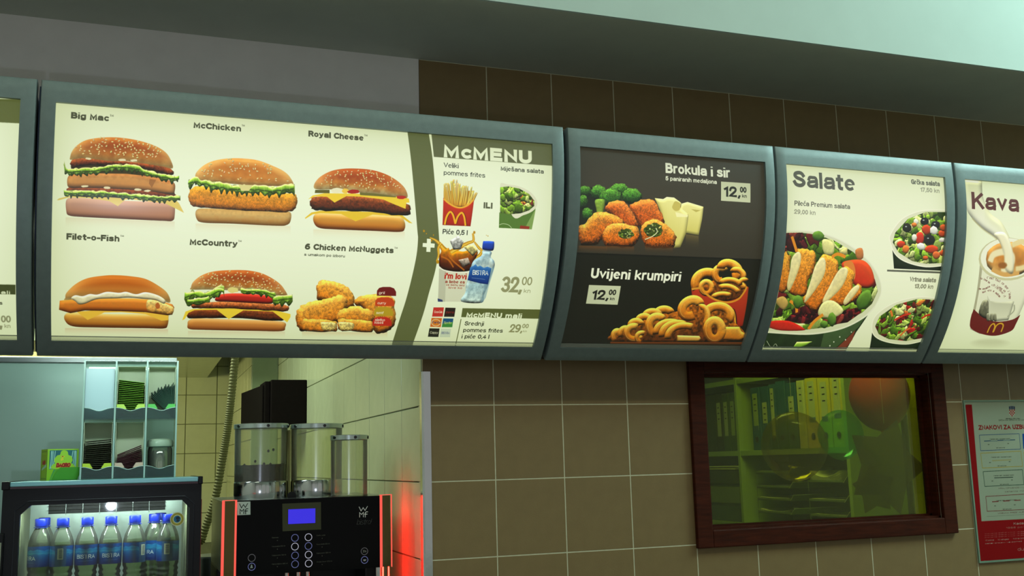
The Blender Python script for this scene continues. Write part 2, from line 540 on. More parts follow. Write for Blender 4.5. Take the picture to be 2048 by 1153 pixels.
class Canvas:
    """a flat print: w x h metres at D dots per metre; authored in measured points through pmap"""

    def __init__(s, x0, x1, y0, y1, D, bg, pmap=None):
        s.x0, s.x1, s.y0, s.y1, s.D = x0, x1, y0, y1, D
        s.w, s.h = int(round((x1 - x0) * D)), int(round((y1 - y0) * D))
        s.a = np.zeros((s.h, s.w, 3), np.float32)
        s.a[:] = np.array(bg) / 255.
        s.pmap = pmap

    def P(s, pts):
        out = []
        for p in pts:
            q = s.pmap(*p) if s.pmap else p
            out.append(((q[0] - s.x0) * s.D, (s.y1 - q[1]) * s.D))
        return np.array(out)

    def cover(s, edges, bbox=None):
        """signed exact-x coverage of directed edges (n,2,2) in dots; returns (slice_y, slice_x, mask)"""
        x_lo = int(math.floor(max(0, edges[..., 0].min() - 2)))
        x_hi = int(math.ceil(min(s.w, edges[..., 0].max() + 2)))
        y_lo = int(math.floor(max(0, edges[..., 1].min() - 2)))
        y_hi = int(math.ceil(min(s.h, edges[..., 1].max() + 2)))
        if x_hi <= x_lo or y_hi <= y_lo:
            return None
        SS = 4
        nr, nc = (y_hi - y_lo) * SS, x_hi - x_lo
        acc = np.zeros((nr, nc + 2))
        ys = y_lo + (np.arange(nr) + .5) / SS
        p, q = edges[:, 0], edges[:, 1]
        ya, yb = p[:, 1], q[:, 1]
        sg = np.where(yb > ya, 1., -1.)
        lo, hi = np.minimum(ya, yb), np.maximum(ya, yb)
        i0 = np.searchsorted(ys, lo)
        i1 = np.searchsorted(ys, hi)
        cnt = np.maximum(i1 - i0, 0)
        e = np.repeat(np.arange(len(p)), cnt)
        if len(e) == 0:
            return None
        start = np.cumsum(cnt) - cnt
        rr = i0[e] + (np.arange(len(e)) - start[e])
        t = (ys[rr] - ya[e]) / (yb[e] - ya[e])
        x = p[e, 0] + t * (q[e, 0] - p[e, 0]) - x_lo
        x = np.clip(x, 0, nc)
        xi = np.floor(x).astype(int)
        fr = x - xi
        np.add.at(acc, (rr, xi), sg[e] * (1 - fr))
        np.add.at(acc, (rr, xi + 1), sg[e] * fr)
        m = np.abs(np.cumsum(acc, 1)[:, :nc]).reshape(y_hi - y_lo, SS, nc).mean(1)
        return slice(y_lo, y_hi), slice(x_lo, x_hi), np.clip(m, 0, 1)

    def mask(s, pts, raw=False):
        q = np.asarray(pts, float) if raw else s.P(pts)
        return s.cover(np.stack([q, np.roll(q, -1, 0)], 1))

    def fill(s, pts, col, alpha=1., raw=False, clip=None):
        r = s.mask(pts, raw)
        if r is None:
            return
        sy, sx, m = r
        if clip is not None:
            m = m * clip[sy, sx]
        m = (m * alpha)[..., None]
        s.a[sy, sx] = s.a[sy, sx] * (1 - m) + m * np.array(col) / 255.

    def line(s, p0, p1, wd, col, alpha=1.):
        q = s.P([p0, p1])
        d = q[1] - q[0]
        n = np.array([-d[1], d[0]]) / max(1e-6, np.hypot(*d)) * wd / 2
        s.fill([q[0] + n, q[1] + n, q[1] - n, q[0] - n], col, alpha, raw=True)

    def poly_line(s, pts, wd, col, alpha=1.):
        q = s.P(pts)
        n = np.zeros_like(q)
        d = np.gradient(q, axis=0)
        n[:, 0], n[:, 1] = -d[:, 1], d[:, 0]
        n /= np.maximum(1e-6, np.hypot(n[:, 0], n[:, 1]))[:, None]
        w_ = (np.asarray(wd, float) / 2)
        n = n * (w_[:, None] if w_.ndim else w_)
        s.fill(np.concatenate([q + n, (q - n)[::-1]]), col, alpha, raw=True)

    def paint(s, pts, ramp, r=8, rel=1.2, edge=.35, light=(-.3, -1), noise=0, cell=10, seed=0, raw=False, clip=None, soft=0, side=None, grain=0):
        """a photographed food shape: ramp from top to bottom, puffed edges, crumb noise"""
        k = s.mask(pts, raw)
        if k is None:
            return
        sy, sx, m = k
        H, W = m.shape
        if soft:
            m = blur(m, soft)
        on = m > .4
        any_ = on.any(0)
        top = np.where(any_, on.argmax(0), 0)
        bot = np.where(any_, H - 1 - on[::-1].argmax(0), H - 1)
        top = np.convolve(np.pad(top, 6, mode='edge'), np.ones(13) / 13, 'valid') if W > 14 else top
        bot = np.convolve(np.pad(bot, 6, mode='edge'), np.ones(13) / 13, 'valid') if W > 14 else bot
        v = (np.arange(H)[:, None] - top[None]) / np.maximum(1, (bot - top))[None]
        n = fbm(H, W, cell, seed) if noise else np.zeros((H, W))
        v = np.clip(v + n * .18, 0, 1)
        pos = [p for p, c in ramp]
        col = np.stack([np.interp(v, pos, [c[i] for p, c in ramp]) for i in range(3)], -1) / 255.
        if side is not None:
            k_ = (np.abs(np.linspace(-1, 1, W)) ** 3 * .8 * np.clip(1.1 - .2 * 1, 0, 1))[None, :, None]
            col = col * (1 - k_) + np.array(side) / 255. * k_
        h = blur(blur(m, r), r)
        gy, gx = np.gradient(h)
        L = 1 - rel * r * (gx * light[0] + gy * light[1]) - edge * (1 - np.clip((h - .35) / .6, 0, 1)) + noise * n
        if grain:
            L = L + grain * (vnoise(H, W, 2.2, seed + 9))
        col = np.clip(col * np.clip(L, .15, 1.9)[..., None], 0, 1)
        if clip is not None:
            m = m * clip[sy, sx]
        m = m[..., None]
        s.a[sy, sx] = s.a[sy, sx] * (1 - m) + m * col

    def strokes(s, lines, w, col, alpha=1.):
        """lay thick lines (in dots) as one ink mask"""
        polys = []
        for l in lines:
            q = stroke_poly(l[0], l[1]) if isinstance(l, tuple) else stroke_poly(l, w)
            if q is None:
                continue
            if isinstance(l, tuple) and len(l) > 2:
                q[:, 1] = np.clip(q[:, 1], l[2], l[3])
            polys.append(q)
        if not polys:
            return
        al = np.concatenate(polys)
        x0, y0 = np.maximum(0, np.floor(al.min(0)) - 3).astype(int)
        x1, y1 = int(min(s.w, al[:, 0].max() + 4)), int(min(s.h, al[:, 1].max() + 4))
        if x1 <= x0 or y1 <= y0:
            return
        m = np.zeros((y1 - y0, x1 - x0))
        for q in polys:
            r = s.cover(np.stack([q, np.roll(q, -1, 0)], 1))
            if r is None:
                continue
            ya, yb = max(r[0].start, y0), min(r[0].stop, y1)
            xa, xb = max(r[1].start, x0), min(r[1].stop, x1)
            if ya < yb and xa < xb:
                sub = m[ya - y0:yb - y0, xa - x0:xb - x0]
                np.maximum(sub, r[2][ya - r[0].start:yb - r[0].start, xa - r[1].start:xb - r[1].start], out=sub)
        m = (m * alpha)[..., None]
        s.a[y0:y1, x0:x1] = s.a[y0:y1, x0:x1] * (1 - m) + m * np.array(col) / 255.

    def text(s, txt, p0, p1, cap, col, off=0.0, alpha=1., slant=0):
        """baseline from p0 to p1 (measured points), cap height in the same units"""
        q = s.P([p0, p1])
        c = s.P([(p0[0], p0[1] - cap) if s.pmap else (p0[0], p0[1] + cap)])
        hpx = abs(c[0][1] - q[0][1])
        wt = .11 + off * 3.5
        w = max(1.3, wt * hpx)
        ln = line_of(txt, .075 + wt)
        if not ln:
            return
        al = np.concatenate([l for l, f_ in ln])
        xa, xb = al[:, 0].min(), al[:, 0].max()
        hh = max(1., hpx - w)
        by = (q[0][1] + q[1][1]) / 2 - w / 2
        wd = max(1., q[1][0] - q[0][0] - w)
        kx = wd / max(xb - xa, .2) if xb - xa > .05 else 1
        X0 = q[0][0] + w / 2
        out = []
        for l, f_ in ln:
            if len(l) == 2 and l[:, 1].min() > .985:      # the dot of an i: a short block
                out.append((np.array([[X0 + (l[0, 0] - xa) * kx + slant * hh, by + w / 2 - hpx * .985], [X0 + (l[0, 0] - xa) * kx + slant * hh, by + w / 2 - hpx * .87]]), -w))
            else:
                out.append((np.stack([X0 + (l[:, 0] - xa) * kx + slant * l[:, 1] * hh, by - l[:, 1] * hh], 1), max(1.2, w * f_), by - l[:, 1].max() * hh - w / 2, by - l[:, 1].min() * hh + w / 2))
        s.strokes(out, w, col, alpha)

    def soften(s, pts, r):
        k = s.mask(pts)
        if k is None:
            return
        sy, sx, m = k
        m = blur(m, r)[..., None]
        sub = s.a[sy, sx]
        b = np.stack([blur(blur(np.pad(sub[..., i], 3 * r, mode='edge'), r), r)[3 * r:-3 * r, 3 * r:-3 * r] for i in range(3)], -1)
        s.a[sy, sx] = sub * (1 - m) + b * m

    def full(s, pts, raw=False):
        z = np.zeros((s.h, s.w), np.float32)
        r = s.mask(pts, raw)
        if r:
            z[r[0], r[1]] = r[2]
        return z

    def image(s, name):
        im = bpy.data.images.new(name, s.w, s.h)
        px = np.ones((s.h, s.w, 4), np.float32)
        px[..., :3] = np.clip(s.a, 0, 1)[::-1]
        im.pixels.foreach_set(px.ravel())
        im.update()
        im.pack()
        return im


def blob(cx, cy, rx, ry, rough=.12, n=26, seed=0, rot=0.):
    rs = np.random.RandomState(seed)
    a = np.linspace(0, 2 * math.pi, n, endpoint=False)
    r = 1 + rough * (rs.rand(n) * 2 - 1)
    x, y = rx * r * np.cos(a), ry * r * np.sin(a)
    c, s_ = math.cos(rot), math.sin(rot)
    return list(zip(cx + x * c - y * s_, cy + x * s_ + y * c))


def crop(ox, oy, sc, pts):
    return [(ox + x / sc, oy + y / sc) for x, y in pts]


def print_material(name, img, rough=.25, emit=0.0, spec=.5, base=1.0, coat=0):
    m = bpy.data.materials.new(name)
    m.use_nodes = True
    nt = m.node_tree
    p = nt.nodes['Principled BSDF']
    t = nt.nodes.new('ShaderNodeTexImage')
    t.image = img
    t.extension = 'EXTEND'
    p.inputs['Roughness'].default_value = rough
    p.inputs['Specular IOR Level'].default_value = spec
    p.inputs['Coat Weight'].default_value = coat
    p.inputs['Coat Roughness'].default_value = .18
    if emit:
        nt.links.new(t.outputs[0], p.inputs['Emission Color'])
        p.inputs['Emission Strength'].default_value = emit
        p.inputs['Base Color'].default_value = (.03, .03, .03, 1)
    else:
        mx = nt.nodes.new('ShaderNodeMix')
        mx.data_type = 'RGBA'
        mx.blend_type = 'MULTIPLY'
        mx.inputs[0].default_value = 1
        nt.links.new(t.outputs[0], mx.inputs[6])
        mx.inputs[7].default_value = (base, base, base, 1)
        nt.links.new(mx.outputs[2], p.inputs['Base Color'])
    return m


def set_uv(o, fn):
    me = o.data
    uvl = me.uv_layers.new(name='uv')
    for lp in me.loops:
        uvl.data[lp.index].uv = fn(me.vertices[lp.vertex_index].co)


# ---------------------------------------------------------------- food photographs printed on the menu screens
def seeds(cv, pts, n, seed, size=3.7, lo=.0, hi=.8):
    q = cv.P(pts)
    r = cv.mask(pts)
    sy, sx, m = r
    rs = np.random.RandomState(seed)
    H, W = m.shape
    k = 0
    pts_ = []
    for _ in range(n * 12):
        x, y = rs.randint(W), rs.randint(int(H * lo), max(int(H * hi), 1))
        if m[y, x] < .9 or m[max(y - 3, 0), x] < .5:
            continue
        if any(abs(x - a) < size * 1.7 and abs(y - b) < size * 1.5 for a, b in pts_):
            continue
        pts_.append((x, y))
        k += 1
        if k >= n:
            break
    for x, y in pts_:
        rot = rs.rand() * 3.1
        a, b = size * (.85 + .3 * rs.rand()), size * .6
        X, Y = sx.start + x, sy.start + y
        cv.fill(blob(X + .8, Y + 1.3, a, b, 0, 10, 0, rot), (120, 60, 10), .6, raw=True)
        cv.fill(blob(X, Y, a, b, 0, 10, 0, rot), (238 - rs.randint(30), 218 - rs.randint(30), 140), 1, raw=True)


LET = [(0, (216, 232, 140)), (.35, (156, 200, 64)), (.7, (112, 160, 36)), (1, (66, 108, 22))]
LET2 = [(0, (120, 165, 50)), (.5, (70, 115, 22)), (1, (35, 60, 12))]


def ruffle(cv, pts, h, seed, ramp=LET, step=5.0):
    """a frilly lettuce edge along measured points: three rows of wavy lobes"""
    p = np.array(smooth(pts, 12, False))
    d = np.r_[0, np.cumsum(np.hypot(*np.diff(p, axis=0).T))]
    rs = np.random.RandomState(seed)
    dark = [(q, tuple(v * .62 for v in c)) for q, c in ramp]
    lite = [(q, tuple(min(255, v * 1.08) for v in c)) for q, c in ramp]
    for row, (up_, dn_, rp, lob) in enumerate(((.55, .85, dark, 10.), (.6, .55, ramp, 14.), (.6, .15, lite, 17.))):
        n = max(5, int(d[-1] / lob * 2))
        s_ = np.linspace(0, d[-1], n)
        x, y = np.interp(s_, d, p[:, 0]) + rs.randn(n) * .8, np.interp(s_, d, p[:, 1])
        odd = np.arange(n) % 2
        up = y - h * up_ * (.35 + .65 * rs.rand(n))
        dn = y + h * dn_ * np.where(odd, .35 + .75 * rs.rand(n), .05 + .5 * rs.rand(n))
        poly = smooth(list(zip(x, up)), 4, False) + smooth(list(zip(x[::-1] + rs.randn(n) * .6, dn[::-1])), 4, False)
        cv.paint(poly, rp, 3, 1.1, .22, noise=.22, cell=6, seed=seed + row)
        if row:
            for i in range(1, n - 1):      # veins and curled edges
                cv.poly_line([(x[i], y[i] - h * .2 * row), ((x[i] + x[i] + 2) / 2, (y[i] + dn[i]) / 2), (x[i] + rs.randn(), dn[i] - 1.)], [1.6, 1.4, .8], (228, 238, 160) if odd[i] else (60, 100, 20), .5)


def seg_line(k, pts):
    return crop(k[0], k[1], k[2], pts)


K1, K2, K3, K4 = (0, 140, 3.392), (360, 200, 3.844), (0, 450, 4.119), (360, 460, 4.096)
K5, K6, K7, K8 = (800, 230, 4.611), (800, 450, 4.117), (1120, 240, 4.118), (1080, 490, 4.267)
K9, K10 = (1500, 290, 2.5628), (1820, 320, 2.745)
BUN = [(0, (176, 98, 28)), (.25, (176, 92, 24)), (.6, (196, 128, 50)), (1, (226, 190, 110))]
BUNR = [(0, (170, 80, 24)), (.35, (166, 70, 20)), (.7, (190, 115, 40)), (1, (228, 205, 130))]
HEEL = [(0, (232, 200, 120)), (.25, (214, 158, 62)), (.7, (196, 120, 34)), (1, (150, 70, 18))]
PATTY = [(0, (130, 66, 26)), (.5, (104, 44, 14)), (1, (66, 24, 6))]
GOLD = [(0, (228, 172, 54)), (.45, (214, 140, 30)), (1, (176, 92, 12))]
YEL = [(0, (250, 216, 60)), (1, (232, 178, 20))]


def shape(cv, k, pts, ramp, r=8, rel=1.2, edge=.3, sm=6, **kw):
    P = crop(*k, pts)
    if sm:
        P = smooth(P, sm)
    rough = kw.pop('rough', 0)
    if rough:
        rs = np.random.RandomState(len(P) + int(P[0][0]))
        P = np.array(P)
        j = rs.randn(len(P), 2)
        j = (j + np.roll(j, 1, 0)) * .6 * rough
        P = list(map(tuple, P + j))
    cv.paint(P, ramp, r, rel, edge, **kw)
    return P


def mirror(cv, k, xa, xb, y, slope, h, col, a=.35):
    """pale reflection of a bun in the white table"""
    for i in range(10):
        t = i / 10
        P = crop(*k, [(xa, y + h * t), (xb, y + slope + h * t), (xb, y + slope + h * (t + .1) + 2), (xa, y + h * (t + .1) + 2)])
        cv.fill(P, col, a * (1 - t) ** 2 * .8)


def TX(cv, k, txt, xa, ya, xb, yb, cap, col, off=0.0, alpha=1., slant=0):
    (p0, p1) = crop(*k, [(xa, ya), (xb, yb)])
    cv.text(txt, p0, p1, cap / k[2], col, off, alpha, slant)


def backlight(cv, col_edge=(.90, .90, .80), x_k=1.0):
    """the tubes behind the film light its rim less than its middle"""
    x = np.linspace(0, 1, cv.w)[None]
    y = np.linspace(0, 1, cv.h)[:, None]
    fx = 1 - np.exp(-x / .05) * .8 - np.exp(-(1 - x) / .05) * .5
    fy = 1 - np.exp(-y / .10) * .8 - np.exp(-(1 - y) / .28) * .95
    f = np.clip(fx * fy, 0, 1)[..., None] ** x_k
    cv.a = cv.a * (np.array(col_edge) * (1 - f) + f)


WHITE = (238, 247, 214)
INK = (78, 82, 60)


def menu_burgers():
    cv = Canvas(-.900, .270, -.534, .010, 1600, WHITE, on_board)
    # --- double burger
    k = K1
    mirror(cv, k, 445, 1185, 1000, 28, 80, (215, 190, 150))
    shape(cv, k, [(452, 880), (520, 868), (700, 880), (900, 890), (1100, 895), (1178, 905), (1185, 990), (1168, 1024), (1100, 1024), (800, 1010), (560, 998), (470, 988), (450, 960)],
          [(0, (205, 160, 130)), (.3, (190, 140, 110)), (.8, (176, 118, 82)), (1, (140, 82, 50))], 10, .5, .15)  # flash tint is put into this lower bun's pinkish colours
    cv.fill(crop(*k, [(385, 884), (400, 872), (470, 855), (600, 850), (900, 860), (1130, 870), (1180, 870), (1215, 905), (1248, 970), (1200, 945), (1120, 905), (900, 880), (850, 880), (800, 925), (740, 890), (600, 870), (470, 865), (400, 884)]), (226, 200, 96))
    shape(cv, k, [(456, 800), (520, 790), (760, 800), (1000, 815), (1178, 840), (1184, 868), (1100, 890), (900, 870), (600, 862), (470, 850)], PATTY, 8, noise=.5, cell=6, rough=.8, grain=.3)
    ruffle(cv, crop(*k, [(432, 838), (520, 838), (640, 840), (760, 846), (900, 860), (1080, 872), (1220, 872)]), 12, 5, step=4)
    shape(cv, k, [(470, 715), (560, 690), (760, 690), (960, 700), (1100, 735), (1182, 768), (1184, 830), (1170, 848), (1000, 822), (760, 806), (600, 800), (480, 800), (456, 772)],
          [(0, (176, 110, 50)), (.4, (206, 146, 78)), (1, (196, 130, 60))], 9, 1, .3, noise=.06, cell=14)
    cv.fill(crop(*k, [(1015, 740), (1060, 745), (1030, 800), (1010, 770)]), (120, 70, 30), .5)
    cv.fill(crop(*k, [(480, 650), (760, 640), (1180, 700), (1140, 735), (860, 705), (560, 700), (485, 690)]), (60, 50, 16))
    shape(cv, k, [(478, 640), (505, 604), (600, 598), (760, 608), (960, 630), (1100, 645), (1172, 680), (1178, 706), (1140, 716), (1040, 690), (900, 655), (760, 650), (600, 648), (500, 664)],
          [(0, (146, 78, 34)), (.5, (126, 54, 20)), (1, (80, 30, 10))], 7, 1.3, .3, noise=.5, cell=6, rough=.8, grain=.3)
    ruffle(cv, crop(*k, [(436, 640), (450, 690), (520, 690), (640, 686), (760, 664), (900, 668), (1000, 700), (1110, 730), (1215, 740)]), 14, 8, step=4)
    shape(cv, k, [(476, 590), (490, 550), (525, 510), (580, 478), (660, 462), (760, 457), (870, 466), (980, 490), (1070, 524), (1130, 566), (1162, 620), (1170, 668), (1100, 655), (980, 636), (860, 618), (760, 620), (640, 605), (540, 600), (480, 610)],
          [(0, (196, 126, 50)), (.3, (160, 74, 22)), (.7, (180, 104, 36)), (1, (222, 172, 90))], 13, .6, .12, noise=.05, cell=20, side=(226, 196, 120))
    seeds(cv, crop(*k, [(476, 590), (525, 500), (660, 455), (870, 460), (1070, 520), (1150, 600), (1140, 640), (800, 590), (480, 600)]), 84, 3, 4.0)
    for x, y in ((600, 602), (830, 610), (910, 614), (575, 790), (725, 800), (935, 812), (1000, 820)):
        cv.fill(crop(*k, blob(x, y, 24, 8, .25, 9, x)), (232, 222, 176))
    # --- chicken burger
    k = K2
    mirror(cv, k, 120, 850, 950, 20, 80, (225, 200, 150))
    shape(cv, k, [(125, 850), (200, 835), (500, 850), (760, 862), (848, 865), (850, 930), (820, 962), (740, 968), (400, 952), (180, 944), (128, 915)],
          [(0, (190, 150, 80)), (.4, (206, 168, 96)), (1, (170, 112, 44))], 10, .5, .18, noise=.05, cell=8)
    shape(cv, k, [(70, 715), (90, 680), (170, 665), (400, 690), (600, 700), (860, 720), (900, 760), (892, 820), (850, 855), (760, 862), (500, 850), (250, 832), (110, 820), (68, 770)],
          [(0, (226, 160, 40)), (.5, (212, 136, 30)), (1, (188, 104, 16))], 10, 1.0, .3, noise=.3, cell=7, grain=.3, rough=.8)
    shape(cv, k, [(118, 600), (125, 560), (180, 505), (260, 468), (370, 450), (480, 450), (600, 465), (720, 510), (800, 550), (850, 600), (870, 665), (760, 664), (560, 660), (400, 645), (250, 636), (130, 632)],
          [(0, (216, 160, 78)), (.35, (196, 116, 40)), (.75, (204, 130, 50)), (1, (228, 176, 92))], 14, .6, .12, noise=.05, cell=20, side=(226, 196, 120))
    ruffle(cv, crop(*k, [(66, 645), (120, 630), (220, 655), (400, 685), (560, 690), (720, 700), (880, 680)]), 19, 21, step=4)
    cv.fill(crop(*k, [(452, 652), (560, 655), (530, 700), (470, 700)]), (224, 216, 140))
    seeds(cv, crop(*k, [(130, 590), (200, 490), (380, 445), (600, 460), (780, 540), (850, 630), (400, 610), (130, 610)]), 56, 4, 3.9, 0, .95)
    # --- cheese burger
    mirror(cv, k, 1025, 1728, 995, 18, 80, (225, 200, 150))
    shape(cv, k, [(1030, 890), (1080, 868), (1300, 880), (1600, 885), (1700, 900), (1728, 940), (1728, 990), (1690, 1015), (1500, 1008), (1200, 996), (1070, 984), (1028, 940)], HEEL, 11, .6, .18)
    cv.fill(crop(*k, [(960, 908), (1010, 866), (1080, 852), (1300, 856), (1600, 866), (1700, 880), (1788, 950), (1760, 945), (1690, 895), (1480, 882), (1350, 934), (1240, 878), (1080, 870), (1020, 880), (965, 914)]), (232, 196, 46))
    shape(cv, k, [(1000, 780), (1040, 745), (1300, 740), (1600, 770), (1750, 800), (1774, 850), (1750, 890), (1600, 880), (1400, 858), (1150, 852), (1030, 845), (1005, 815)], PATTY, 9, 1.5, .4, noise=.55, cell=6, grain=.35, rough=.9)
    cv.fill(crop(*k, [(985, 765), (1020, 735), (1110, 718), (1400, 722), (1700, 745), (1760, 760), (1764, 790), (1740, 790), (1734, 838), (1640, 800), (1560, 765), (1400, 745), (1280, 740), (1188, 790), (1130, 745), (1040, 742)]), (240, 208, 52))
    cv.fill(crop(*k, [(1040, 692), (1150, 692), (1150, 718), (1036, 716)]), (96, 92, 34))
    cv.fill(crop(*k, [(1380, 706), (1660, 735), (1660, 750), (1385, 732)]), (110, 106, 44))
    shape(cv, k, [(1032, 680), (1036, 640), (1080, 590), (1160, 548), (1250, 530), (1360, 528), (1480, 540), (1590, 575), (1680, 630), (1735, 690), (1744, 755), (1640, 740), (1500, 720), (1380, 712), (1200, 690), (1080, 690)],
          BUNR, 14, .6, .12, noise=.06, cell=14, side=(226, 196, 120))
    cv.fill(crop(*k, blob(1205, 700, 55, 24, .3, 12, 1)), (236, 232, 190))
    cv.fill(crop(*k, blob(1272, 700, 30, 20, .2, 10, 2)), (240, 200, 70))
    cv.fill(crop(*k, blob(1335, 704, 44, 18, .2, 10, 3)), (170, 30, 20))
    cv.fill(crop(*k, blob(1700, 748, 36, 14, .2, 10, 4)), (186, 40, 30))
    seeds(cv, crop(*k, [(1050, 650), (1090, 575), (1250, 522), (1480, 536), (1640, 600), (1700, 680), (1400, 690), (1150, 660)]), 74, 5, 3.8, 0, .95)
    # --- fish burger
    k = K3
    mirror(cv, k, 535, 1385, 850, 10, 60, (225, 185, 150), .5)
    shape(cv, k, [(536, 740), (600, 722), (900, 735), (1200, 735), (1370, 735), (1388, 770), (1380, 830), (1350, 854), (1200, 852), (800, 846), (600, 836), (536, 790)], HEEL, 12, .6, .18)
    cv.fill(crop(*k, [(632, 716), (820, 702), (1100, 710), (1330, 735), (1388, 740), (1386, 786), (1330, 790), (1200, 735), (1000, 720), (860, 722), (722, 784)]), (244, 196, 64))
    shape(cv, k, [(492, 625), (560, 616), (800, 605), (1100, 606), (1300, 620), (1420, 655), (1436, 680), (1420, 740), (1380, 746), (1200, 720), (1000, 712), (700, 706), (580, 728), (486, 700)],
          [(0, (222, 140, 50)), (.5, (214, 122, 34)), (1, (176, 80, 12))], 8, 1, .25, sm=0, noise=.08, cell=8)
    shape(cv, k, [(1215, 622), (1300, 628), (1400, 665), (1432, 690), (1410, 738), (1300, 722), (1215, 705)], [(0, (240, 214, 130)), (1, (216, 150, 60))], 5, 1, .2, noise=.4, cell=6)
    cv.fill(crop(*k, blob(1300, 665, 18, 30, .2, 9, 3)), (180, 80, 24), .8)
    shape(cv, k, [(538, 600), (548, 560), (620, 490), (720, 440), (860, 418), (960, 415), (1080, 424), (1200, 446), (1310, 505), (1380, 565), (1400, 640), (1300, 620), (1000, 596), (700, 604), (540, 620)],
          [(0, (190, 110, 34)), (.35, (188, 96, 22)), (.75, (206, 132, 50)), (1, (240, 205, 140))], 16, .6, .12, side=(226, 196, 120))
    shape(cv, k, [(585, 605), (620, 580), (680, 588), (740, 570), (800, 575), (880, 552), (980, 560), (1040, 552), (1120, 572), (1200, 555), (1300, 580), (1360, 620), (1350, 650), (1280, 620), (1180, 610), (1060, 600), (960, 606), (820, 610), (760, 625), (700, 650), (650, 655), (620, 630)],
          [(0, (244, 238, 206)), (.6, (228, 220, 180)), (1, (196, 184, 140))], 4, 1, .25, noise=.12, cell=8)
    # --- country burger
    k = K4
    mirror(cv, k, 65, 860, 828, 4, 60, (225, 200, 165), .5)
    shape(cv, k, [(75, 740), (150, 725), (450, 735), (750, 745), (858, 760), (862, 800), (830, 830), (600, 828), (200, 820), (75, 812), (62, 775)], [(0, (226, 180, 110)), (.3, (216, 146, 66)), (1, (160, 78, 24))], 9, .5, .18)
    shape(cv, k, [(60, 690), (100, 660), (400, 650), (700, 668), (860, 690), (866, 720), (800, 742), (450, 724), (120, 724), (60, 715)], PATTY, 7, 1.3, .35, noise=.5, cell=6, grain=.35, rough=.8)
    cv.fill(crop(*k, [(18, 742), (45, 670), (100, 650), (300, 640), (600, 645), (780, 660), (905, 690), (905, 715), (878, 758), (820, 715), (760, 670), (520, 660), (400, 732), (300, 655), (120, 658), (70, 680), (40, 730)]), (244, 212, 56))
    shape(cv, k, [(95, 600), (150, 588), (450, 590), (700, 600), (878, 620), (884, 660), (820, 670), (600, 655), (300, 640), (120, 645), (92, 625)], [(0, (186, 110, 56)), (.5, (160, 80, 34)), (1, (110, 46, 16))], 7, 1.2, .3, noise=.5, cell=6, grain=.35, rough=.8)
    shape(cv, k, [(90, 470), (110, 425), (180, 372), (280, 340), (420, 330), (560, 333), (680, 360), (790, 420), (850, 480), (872, 550), (700, 520), (480, 500), (250, 490), (95, 490)],
          [(0, (190, 104, 40)), (.3, (158, 70, 24)), (.75, (190, 120, 46)), (1, (228, 208, 136))], 14, .6, .12, noise=.05, cell=16, side=(226, 196, 120))
    shape(cv, k, [(290, 560), (330, 530), (450, 520), (620, 528), (745, 545), (760, 575), (745, 605), (600, 600), (400, 590), (300, 585)], [(0, (206, 60, 40)), (.4, (186, 36, 24)), (1, (150, 20, 14))], 6, 1.3, .3)
    ruffle(cv, crop(*k, [(40, 560), (110, 530), (180, 545), (260, 530), (340, 495), (360, 510)]), 20, 31, step=4)
    ruffle(cv, crop(*k, [(60, 595), (150, 590), (240, 575)]), 14, 33)
    ruffle(cv, crop(*k, [(500, 500), (600, 505), (700, 515), (780, 540)]), 14, 32)
    ruffle(cv, crop(*k, [(760, 580), (840, 570), (920, 560)]), 17, 34)
    cv.fill(crop(*k, blob(430, 495, 48, 26, .25, 12, 1)), (228, 216, 130))
    seeds(cv, crop(*k, [(110, 440), (180, 365), (420, 325), (680, 352), (800, 430), (860, 530), (600, 470), (300, 460)]), 78, 6, 3.8, 0, .95)
    # --- nuggets
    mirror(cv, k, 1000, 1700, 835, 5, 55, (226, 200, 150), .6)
    NG = [(0, (234, 172, 70)), (.5, (222, 142, 40)), (1, (192, 100, 16))]
    kw = dict(noise=.42, cell=8, grain=.35, rough=1.1)
    shape(cv, k, [(1430, 570), (1500, 535), (1600, 525), (1740, 545), (1760, 640), (1770, 740), (1740, 800), (1690, 840), (1600, 840), (1560, 760), (1500, 640), (1440, 620)], NG, 12, 1.6, .5, seed=3, **kw)
    shape(cv, k, [(1118, 470), (1140, 425), (1190, 414), (1290, 430), (1370, 465), (1410, 520), (1430, 600), (1400, 650), (1300, 640), (1180, 590), (1125, 570)], NG, 12, 1.6, .5, seed=4, **kw)
    shape(cv, k, [(950, 690), (985, 630), (1060, 590), (1160, 575), (1250, 545), (1320, 532), (1370, 570), (1370, 640), (1330, 720), (1280, 760), (1100, 800), (1000, 830), (960, 790)], NG, 14, 1.6, .5, seed=5, **kw)
    shape(cv, k, [(1285, 700), (1330, 650), (1420, 630), (1520, 640), (1585, 680), (1585, 750), (1500, 770), (1320, 770), (1280, 740)], NG, 12, 1.6, .5, seed=6, **kw)
    for x0, sd in ((1000, 7), (1296, 8)):
        shape(cv, k, [(x0, 750), (x0 + 20, 728), (x0 + 120, 735), (x0 + 270, 745), (x0 + 286, 780), (x0 + 270, 836), (x0 + 100, 832), (x0 + 10, 826), (x0 - 4, 790)], NG, 7, 1.4, .4, seed=sd, **kw)
        xx = x0 + (160 if x0 == 1000 else 10)
        shape(cv, k, [(xx, 756), (xx + 110, 764), (xx + 118, 800), (xx + 90, 824), (xx + 10, 818), (xx - 4, 780)], [(0, (232, 212, 130)), (1, (214, 184, 96))], 4, 1, .2, noise=.6, cell=5)
